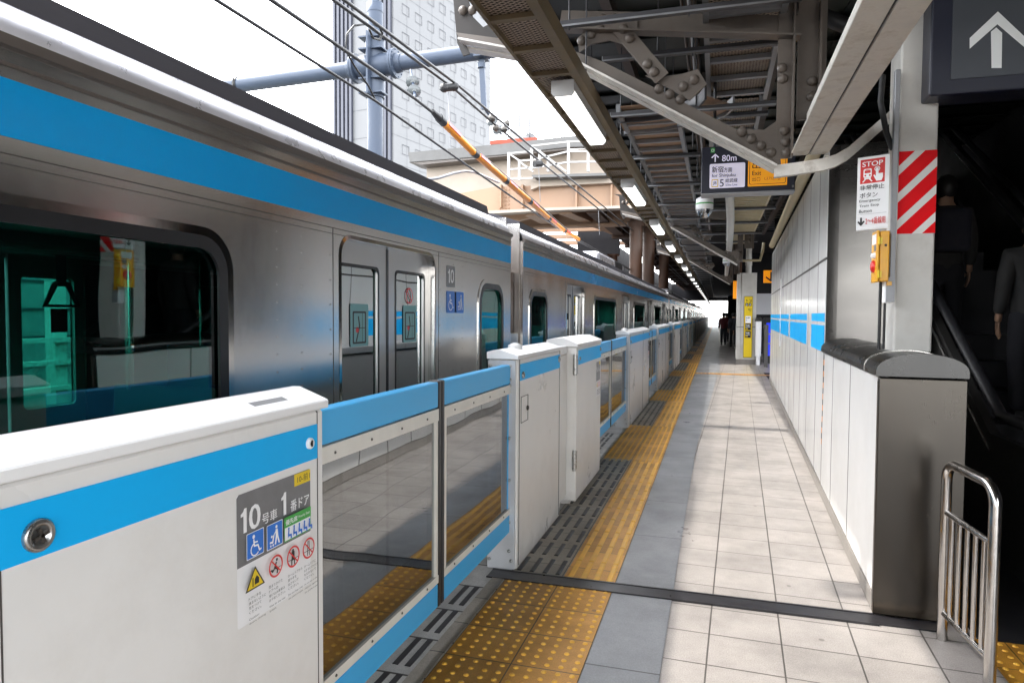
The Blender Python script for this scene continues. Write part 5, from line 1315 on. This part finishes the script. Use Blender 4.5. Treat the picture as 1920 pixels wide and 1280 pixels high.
p2=wpts([(508,0),(778,185),(820,218),(1085,450)]); p2=[p2[0]+(p2[0]-p2[1])*3]+p2+[Vector((XW,40,3.3))]
wire('overhead wire that enters the orange insulating sleeve',p2,.018)
p3=wpts([(625,0),(850,165),(935,240),(1200,455)]); p3=[p3[0]+(p3[0]-p3[1])*3]+p3+[Vector((XW,80,5.0))]
wire('left wire of the upper pair of overhead wires',p3,.018)
p4=wpts([(645,0),(855,157),(950,237),(1210,452)],-3.2); p4=[p4[0]+(p4[0]-p4[1])*3]+p4+[Vector((-3.2,80,5.1))]
wire('right wire of the upper pair of overhead wires',p4,.018)
def lerp_line(px,t,x=XW): 
    a=at(*px[0],x=x); b=at(*px[1],x=x); return a+(b-a)*t
sl_=[at(828,226,x=XW),at(1085,450,x=XW)]
ts=[at(u,v,x=XW) for u,v in ((826,224),(889,287),(947,337),(992,376),(1028,409),(1057,432),(1085,449))]
OG='orange insulating sleeves on the overhead wire'
ol=['orange insulating sleeve highest and nearest on the wire','second orange sleeve down the wire','third orange sleeve down the wire','fourth orange sleeve down the wire','fifth orange sleeve down the wire','lowest orange sleeve, ending above the far train roof']
for i in range(6):
    a,b=ts[i],ts[i+1]; dv_=(b-a).normalized()
    t=thing('insulating_sleeve',ol[i],'wire sleeve',a,0,OG)
    mb=MB(); mb.tube([a+dv_*.10,b-dv_*.03],.050,12); mb.build('sleeve',M['orange'],t)
    mb=MB(); mb.tube([a-dv_*.05,a+dv_*.10],.055,12); 
    if i==0: mb.tube([a-dv_*.25,a-dv_*.05],[.03,.05],12)
    mb.build('band',M['ink'],t)
    up=Vector((.55,-.35,.15)); up=(up-dv_*up.dot(dv_)).normalized()
    mb=MB(); ln=(b-a).length
    mb.bar(a+dv_*.16+up*.048,a+dv_*(.16+min(.42,ln*.35))+up*.048,.045,.008,up); mb.build('red_label',M['red'],t)
# clips, jumper loop, droppers
cl=thing('wire_clip','black spacer clip joining the upper wire pair','clip',at(842,164,x=XW)); mb=MB(); a=at(833,165,x=XW); b=at(852,163,x=-3.2); mb.tube([a,b],.05,8); mb.rivet(a,(0,-1,0),.06); mb.rivet(b,(0,-1,0),.06); mb.build('clip',M['ink'],cl)
cl=thing('wire_clip','black spacer clip further down the upper wire pair','clip',at(1008,308,x=XW)); mb=MB(); a=at(1002,308,x=XW); b=at(1015,307,x=-3.2); mb.tube([a,b],.06,8); mb.build('clip',M['ink'],cl)
cl=thing('wire_clip','cluster of clamps under the drop bracket insulators','clip',at(935,240,x=XW)); mb=MB()
for u,v in ((922,222),(930,240),(945,243),(950,232)):
    mb=MB(); mb.lathe([(.0001,-.06),(.05,-.04),(.06,0),(.04,.05),(.0001,.06)],at(u,v,x=XW),(0,1,-.5),8); mb.build('clamp',M['bolt_dark'],cl)
loop=[(705,190),(690,160),(665,125),(648,95),(650,65),(664,48),(685,46),(700,52)]
wire('thin black jumper cable looping beside the mast',[at(u,v,x=-3.35) for u,v in loop],.010,'jumper_cable',cat='cable')
wire('small loop of jumper cable on the upper wires',[at(u,v,x=-3.25) for u,v in ((692,55),(700,72),(712,75),(717,64),(712,52),(700,45))],.012,'jumper_cable',cat='cable')
for i,(u,v,x2,v2) in enumerate(((840,168,845,278),(1010,312,1013,378),(1122,395,1124,440))):
    wire('thin pale dropper wire between upper and lower overhead wires',[at(u,v,x=XW),at(x2,v2,x=XW)],.006,'dropper_wire','strutl','wire','dropper wires')
wire('pale curved pull off arm beside the orange sleeve',[at(u,v,x=-3.6) for u,v in ((800,337),(822,334),(850,325),(872,321),(890,323),(900,327),(935,342))],.020,'pull_off_arm','strutl','arm',None)

# ================================================================== BACKGROUND
# office tower
tw=thing('office_tower','tall white office tower with grey vertical fins and rows of small windows','building',(-60,110,-8))
dirR=Vector((math.sin(R(10.5)),math.cos(R(10.5)),0)); dirL=Vector((-dirR.y,dirR.x,0))
cor=at(737,0,y=110); cor.z=-8
HTW=125; RW=35; LW=13.5
nR=Vector((dirR.y,-dirR.x,0)); nL=Vector((-dirR.x,-dirR.y,0))
mb=MB(); a=cor; b=cor+dirR*RW; c=cor+dirR*RW+dirL*LW; e=cor+dirL*LW
mb.add([a,b,c,e]+[p+Vector((0,0,HTW)) for p in (a,b,c,e)],[(0,1,5,4),(1,2,6,5),(2,3,7,6),(3,0,4,7),(4,5,6,7)]); mb.build('wall',M['tower_w'],tw)
mb=MB()
for k in range(5):
    for s0 in (.3,9.0):
        p=cor+dirL*(s0+.95*k); mb.add([p+nL*.0,p+dirL*.5,p+dirL*.5+nL*.45,p+nL*.45]+[q+Vector((0,0,HTW)) for q in (p,p+dirL*.5,p+dirL*.5+nL*.45,p+nL*.45)],[(0,1,5,4),(1,2,6,5),(2,3,7,6),(3,0,4,7)])
mb.build('fin',M['tower_f'],tw)
mb=MB()
for i in range(24):
    z=-8+5.0*i+4; 
    q=cor+nR*.05; r_=cor+dirR*RW+nR*.05; mb.add([q+Vector((0,0,z)),r_+Vector((0,0,z)),r_+Vector((0,0,z+.05)),q+Vector((0,0,z+.05))],[(0,1,2,3)])
    q=cor+nL*.05; r_=cor+dirL*LW+nL*.05; mb.add([q+Vector((0,0,z)),r_+Vector((0,0,z)),r_+Vector((0,0,z+.06)),q+Vector((0,0,z+.06))],[(0,1,2,3)])
for i in range(11):
    q=cor+dirR*(4*i+.0)+nR*.05; mb.add([q,q+dirR*.05,q+dirR*.05+Vector((0,0,HTW)),q+Vector((0,0,HTW))],[(0,1,2,3)])
mb.build('panel_joint',M['tower_l'],tw)
def win_mesh(mb,o):
    w_,h_=2.1,1.75; t_=.13
    up=Vector((0,0,1)); n_=nR*.07
    for (x0,x1,z0,z1) in ((0,w_,h_-t_,h_),(w_-t_,w_,0,h_),(0,w_,0,t_*.6),(0,t_*.6,0,h_)):
        mb.add([o+dirR*x0+up*z0+n_,o+dirR*x1+up*z0+n_,o+dirR*x1+up*z1+n_,o+dirR*x0+up*z1+n_],[(0,1,2,3)])
first=None; cnt=0; rest=MB()
for row in range(11,24):
    for c_i in range(8):
        o=cor+dirR*(2.6+4.0*c_i)+Vector((0,0,-8+8+3.4+4.95*(row-6)+.0))
        if o.z>62 or cnt>=100: win_mesh(rest,o); continue
        cnt+=1
        if first is None:
            mb=MB(); win_mesh(mb,o); first=mb.build('window',M['tower_l'],tw); fo=o.copy()
        else:
            w_=first.copy(); C.objects.link(w_); w_.location=first.location+(o-fo)
rs=rest.build('window_row',M['tower_l'],tw); rs['kind']='stuff'

# elevated roadway / footbridge across the tracks
OY=25.0
ov=thing('overpass','cream and peach steel overpass with grey parapet crossing above the train','overpass',(-5,OY,-8))
def opl(name,px,y,dep,mat,par=ov):
    mb=MB(); pts=[at(u,v,y=y) for u,v in px]; mb.prism([(p.x,p.z) for p in pts],'y',y,y+dep); return mb.build(name,M[mat],par)
opl('parapet',[(766,286),(940,270),(1062,256),(1190,246),(1190,272),(1062,276),(940,290),(768,304)],OY-.4,.3,'concrete')
opl('eaves',[(766,304),(1062,277),(1062,281),(790,309)],OY-.35,1.2,'gutter')
opl('wall',[(800,308),(1062,281),(1200,272),(1200,352),(1010,360),(800,370)],OY+.3,.3,'creamwall')
opl('girder',[(850,365),(930,350),(1010,348),(1280,336),(1280,388),(1180,386),(1040,390),(900,402),(840,400)],OY-.2,.25,'peach')
opl('girder_flange',[(840,399),(1040,389),(1180,385),(1280,387),(1280,391),(1180,390),(1040,394),(840,405)],OY-.5,.55,'creamwall')
opl('deck_edge',[(995,330),(1060,322),(1190,312),(1280,308),(1280,336),(1010,350),(995,356)],OY-.5,.32,'creamwall')
for u in (945,985,1085,1150): 
    p=at(u,350,y=OY); mb=MB(); mb.box(p.x-.03,p.x+.03,OY-.45,OY-.2,p.z-.85,p.z+.0); mb.build('stiffener',M['peach'],ov)
p=at(952,375,y=OY); mb=MB(); 
for i in range(4):
    for j in range(6): mb.rivet((p.x-.25+.12*i,OY-.2,p.z-.35+.14*j),(0,-1,0),.04)
mb.build('rivet',M['peach'],ov)
# deck soffit and cross girders running away from the viewer
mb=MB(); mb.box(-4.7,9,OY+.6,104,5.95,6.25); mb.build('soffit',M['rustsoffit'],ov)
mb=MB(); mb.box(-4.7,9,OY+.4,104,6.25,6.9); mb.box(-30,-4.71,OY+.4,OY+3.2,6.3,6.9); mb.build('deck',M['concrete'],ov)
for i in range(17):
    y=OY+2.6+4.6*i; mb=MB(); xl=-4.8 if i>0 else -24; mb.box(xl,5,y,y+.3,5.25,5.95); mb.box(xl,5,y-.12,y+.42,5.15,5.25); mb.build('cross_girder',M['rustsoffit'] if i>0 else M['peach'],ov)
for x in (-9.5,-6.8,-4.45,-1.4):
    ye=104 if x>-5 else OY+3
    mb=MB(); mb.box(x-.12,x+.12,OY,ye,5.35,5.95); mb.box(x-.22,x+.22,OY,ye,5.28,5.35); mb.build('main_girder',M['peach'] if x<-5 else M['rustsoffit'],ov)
# slanted brace and lower walkway, seen through the arch
opl('brace',[(925,408),(1010,396),(1075,391),(1110,392),(1020,402),(945,420)],OY+.6,.25,'peach')
mb=MB(); a=at(1060,392,y=OY); b=at(1175,440,y=OY+9); mb.bar(a,b,.5,.35); mb.build('brace',M['peach'],ov)
for i,(u0,v0,u1,v1) in enumerate(((940,424,1170,412),(985,432,1160,428),(1010,444,1150,444))): 
    a=at(u0,v0,y=OY+5+3*i); b=at(u1,v1,y=OY+5+3*i); mb=MB(); mb.bar(a,b,.3,.22); mb.build('cross_beam',M['peach'],ov)
opl('lower_beam',[(1000,450),(1120,452),(1300,452),(1300,458),(1120,459),(1000,458)],OY+13,.4,'peach')
# railings and landing
def rail_set(px_posts,rails,y):
    mb=MB()
    for (u,va,vb) in px_posts: mb.bar(at(u,va,y=y),at(u,vb,y=y),.09,.09)
    for pl2 in rails:
        for a,b in zip(pl2[:-1],pl2[1:]): mb.bar(at(*a,y=y),at(*b,y=y),.06,.06)
    mb.build('railing',M['rail_w'],ov)
rail_set([(954,286,338),(974,300,338),(997,278,318),(1012,282,300),(1028,296,322),(1066,264,328),(1103,262,322),(1140,262,320)],
 [[(954,288),(996,284)],[(954,288),(975,302),(1000,300)],[(954,318),(1000,314)],[(954,336),(1000,334)],[(996,274),(1066,266),(1200,262)],[(1000,300),(1066,284),(1200,282)],[(1000,315),(1066,304),(1200,302)],[(1012,284),(1062,322)],[(975,304),(1000,322)],[(995,275),(1012,284)]],OY-.9)
opl('landing',[(996,328),(1066,326),(1140,324),(1140,329),(1000,333)],OY-1.0,.8,'concrete')
# columns under the overpass
CG='brown columns under the overpass'
for i,(u,y) in enumerate(((1192,27),(1216,29),(1150,40),(1245,36))):
    p=at(u,480,y=y); mb=MB(); mb.tube([(p.x,y,-1.2),(p.x,y,5.3)],.25,16); mb.lathe([(.36,0),(.36,.18)],(p.x,y,5.0),n=16); o=mb.build('overpass_column',M['brownpost'],origin=(p.x,y,-1.2))
    tag(o,('brown round column nearest behind the far train roof','brown round column right of the nearest one','brown column deep in the overpass shadow','brown column closest to the platform roof')[i],'column',CG)
dkw=thing('shade_walls','added dark walls that keep light out under the overpass','building',(-10,62,-8))  # near-black walls added to block daylight beneath the overpass
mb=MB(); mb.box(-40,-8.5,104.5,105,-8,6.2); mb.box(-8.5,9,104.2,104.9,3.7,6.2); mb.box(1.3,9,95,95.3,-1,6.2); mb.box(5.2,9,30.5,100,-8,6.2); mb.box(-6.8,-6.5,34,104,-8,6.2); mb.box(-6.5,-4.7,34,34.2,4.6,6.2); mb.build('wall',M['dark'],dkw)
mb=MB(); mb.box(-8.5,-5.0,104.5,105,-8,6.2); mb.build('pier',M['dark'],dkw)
# roof equipment above the parapet
re_=thing('rooftop_unit','grey rooftop unit with antenna poles on the overpass roof','equipment',at(967,268,y=OY+3))
a=at(951,240,y=OY+3); b=at(980,270,y=OY+3)
mb=MB(); mb.box(a.x,b.x,OY+3,OY+4,b.z-1,(a.z+b.z)/2,0,.02,1); mb.box(a.x+.08,b.x-.15,OY+3.1,OY+4,(a.z+b.z)/2,a.z); mb.build('unit',M['strutl'],re_)
for u,v in ((953,219),(974,217),(988,220),(993,222)):
    mb=MB(); mb.tube([at(u,v,y=OY+3.5),at(u,275,y=OY+3.5)],.035,6); mb.build('antenna',M['strut'],re_)
mb=MB(); mb.lathe([(.0001,-.02),(.25,.08),(.26,.10)],at(994,262,y=OY+3.5),(.3,-1,.2),14); mb.build('dish',M['strutl'],re_)
mb=MB(); a=at(920,268,y=OY-.3); b=at(1008,262,y=OY-.3); mb.bar(a,b,.12,.16); mb.build('orange_barrier',M['barrier'],re_)
mb=MB(); mb.tube([at(1053,243,y=OY+2),at(1053,262,y=OY+2)],.03,6); mb.tube([at(1058,242,y=OY+2),at(1058,262,y=OY+2)],.03,6); mb.build('antenna',M['strut'],re_)
# neighbouring platform seen through the train windows
fs=thing('far_station','pale steel framed platform beyond the train, seen through its windows','building',(-10,9,-1.2))
mb=MB(); mb.box(-14.2,-14,-10,30,-1,6); mb.build('wall',M['farwall'],fs)
for k in range(10):
    y=3.05+1.7*k; mb=MB(); mb.box(-10.1,-9.9,y,y+.2,-1.2,3.2); mb.bar((-10,y+.1,2.0),(-10,y+.9,3.1),.12,.12); mb.bar((-10,y+.1,2.0),(-10,y-.7,3.1),.12,.12); mb.build('post',M['tealsteel'],fs)
mb=MB()
for z in (.35,.75,1.1): mb.box(-9.88,-9.8,-4,26,z,z+.07)
mb.build('rail',M['tealsteel'],fs)
mb=MB(); mb.box(-10.3,-9.8,-4,26,3.1,3.35); mb.build('beam',M['tealsteel'],fs)
mb=MB(); 
for k in range(9): mb.box(-13.99,-13.95,-10,30,.4+.6*k,.45+.6*k)
mb.build('sheet_joint',M['strut'],fs)

# ================================================================== LIGHT
ld=Vector((1.0,-.20,-1.44)).normalized()      # direction the sunlight travels
sun_d=bpy.data.lights.new('sun','SUN'); sun_d.energy=5.0; sun_d.angle=R(1.2); sun_d.color=(1,.955,.88)
sun=bpy.data.objects.new('sun',sun_d); C.objects.link(sun); sun.location=(-20,4,30)
sun.rotation_euler=ld.to_track_quat('-Z','Y').to_euler()
elev=math.asin(-ld.z); rotz=math.atan2(-ld.x,-ld.y)
w=bpy.data.worlds.new('World'); sc.world=w; w.use_nodes=True
N,L=w.node_tree.nodes,w.node_tree.links
bg=N['Background']; sky=N.new('ShaderNodeTexSky'); sky.sky_type='NISHITA'; sky.sun_disc=False
sky.sun_elevation=elev; sky.sun_rotation=rotz; sky.air_density=1.0; sky.dust_density=1.2; sky.ozone_density=1.0
hs=N.new('ShaderNodeHueSaturation'); hs.inputs['Saturation'].default_value=.16; hs.inputs['Value'].default_value=11.5
L.new(sky.outputs[0],hs.inputs['Color']); L.new(hs.outputs[0],bg.inputs['Color']); bg.inputs['Strength'].default_value=.15
sc.view_settings.view_transform='Standard'; sc.view_settings.look='None'; sc.view_settings.exposure=0; sc.view_settings.gamma=1
sc.render.engine='CYCLES'
cy=sc.cycles; cy.max_bounces=9; cy.diffuse_bounces=4; cy.glossy_bounces=4; cy.transparent_max_bounces=14; cy.transmission_bounces=4
cy.caustics_reflective=False; cy.caustics_refractive=False; cy.sample_clamp_indirect=2.5
try: cy.use_denoising=True; cy.denoiser='OPENIMAGEDENOISE'
except Exception: pass
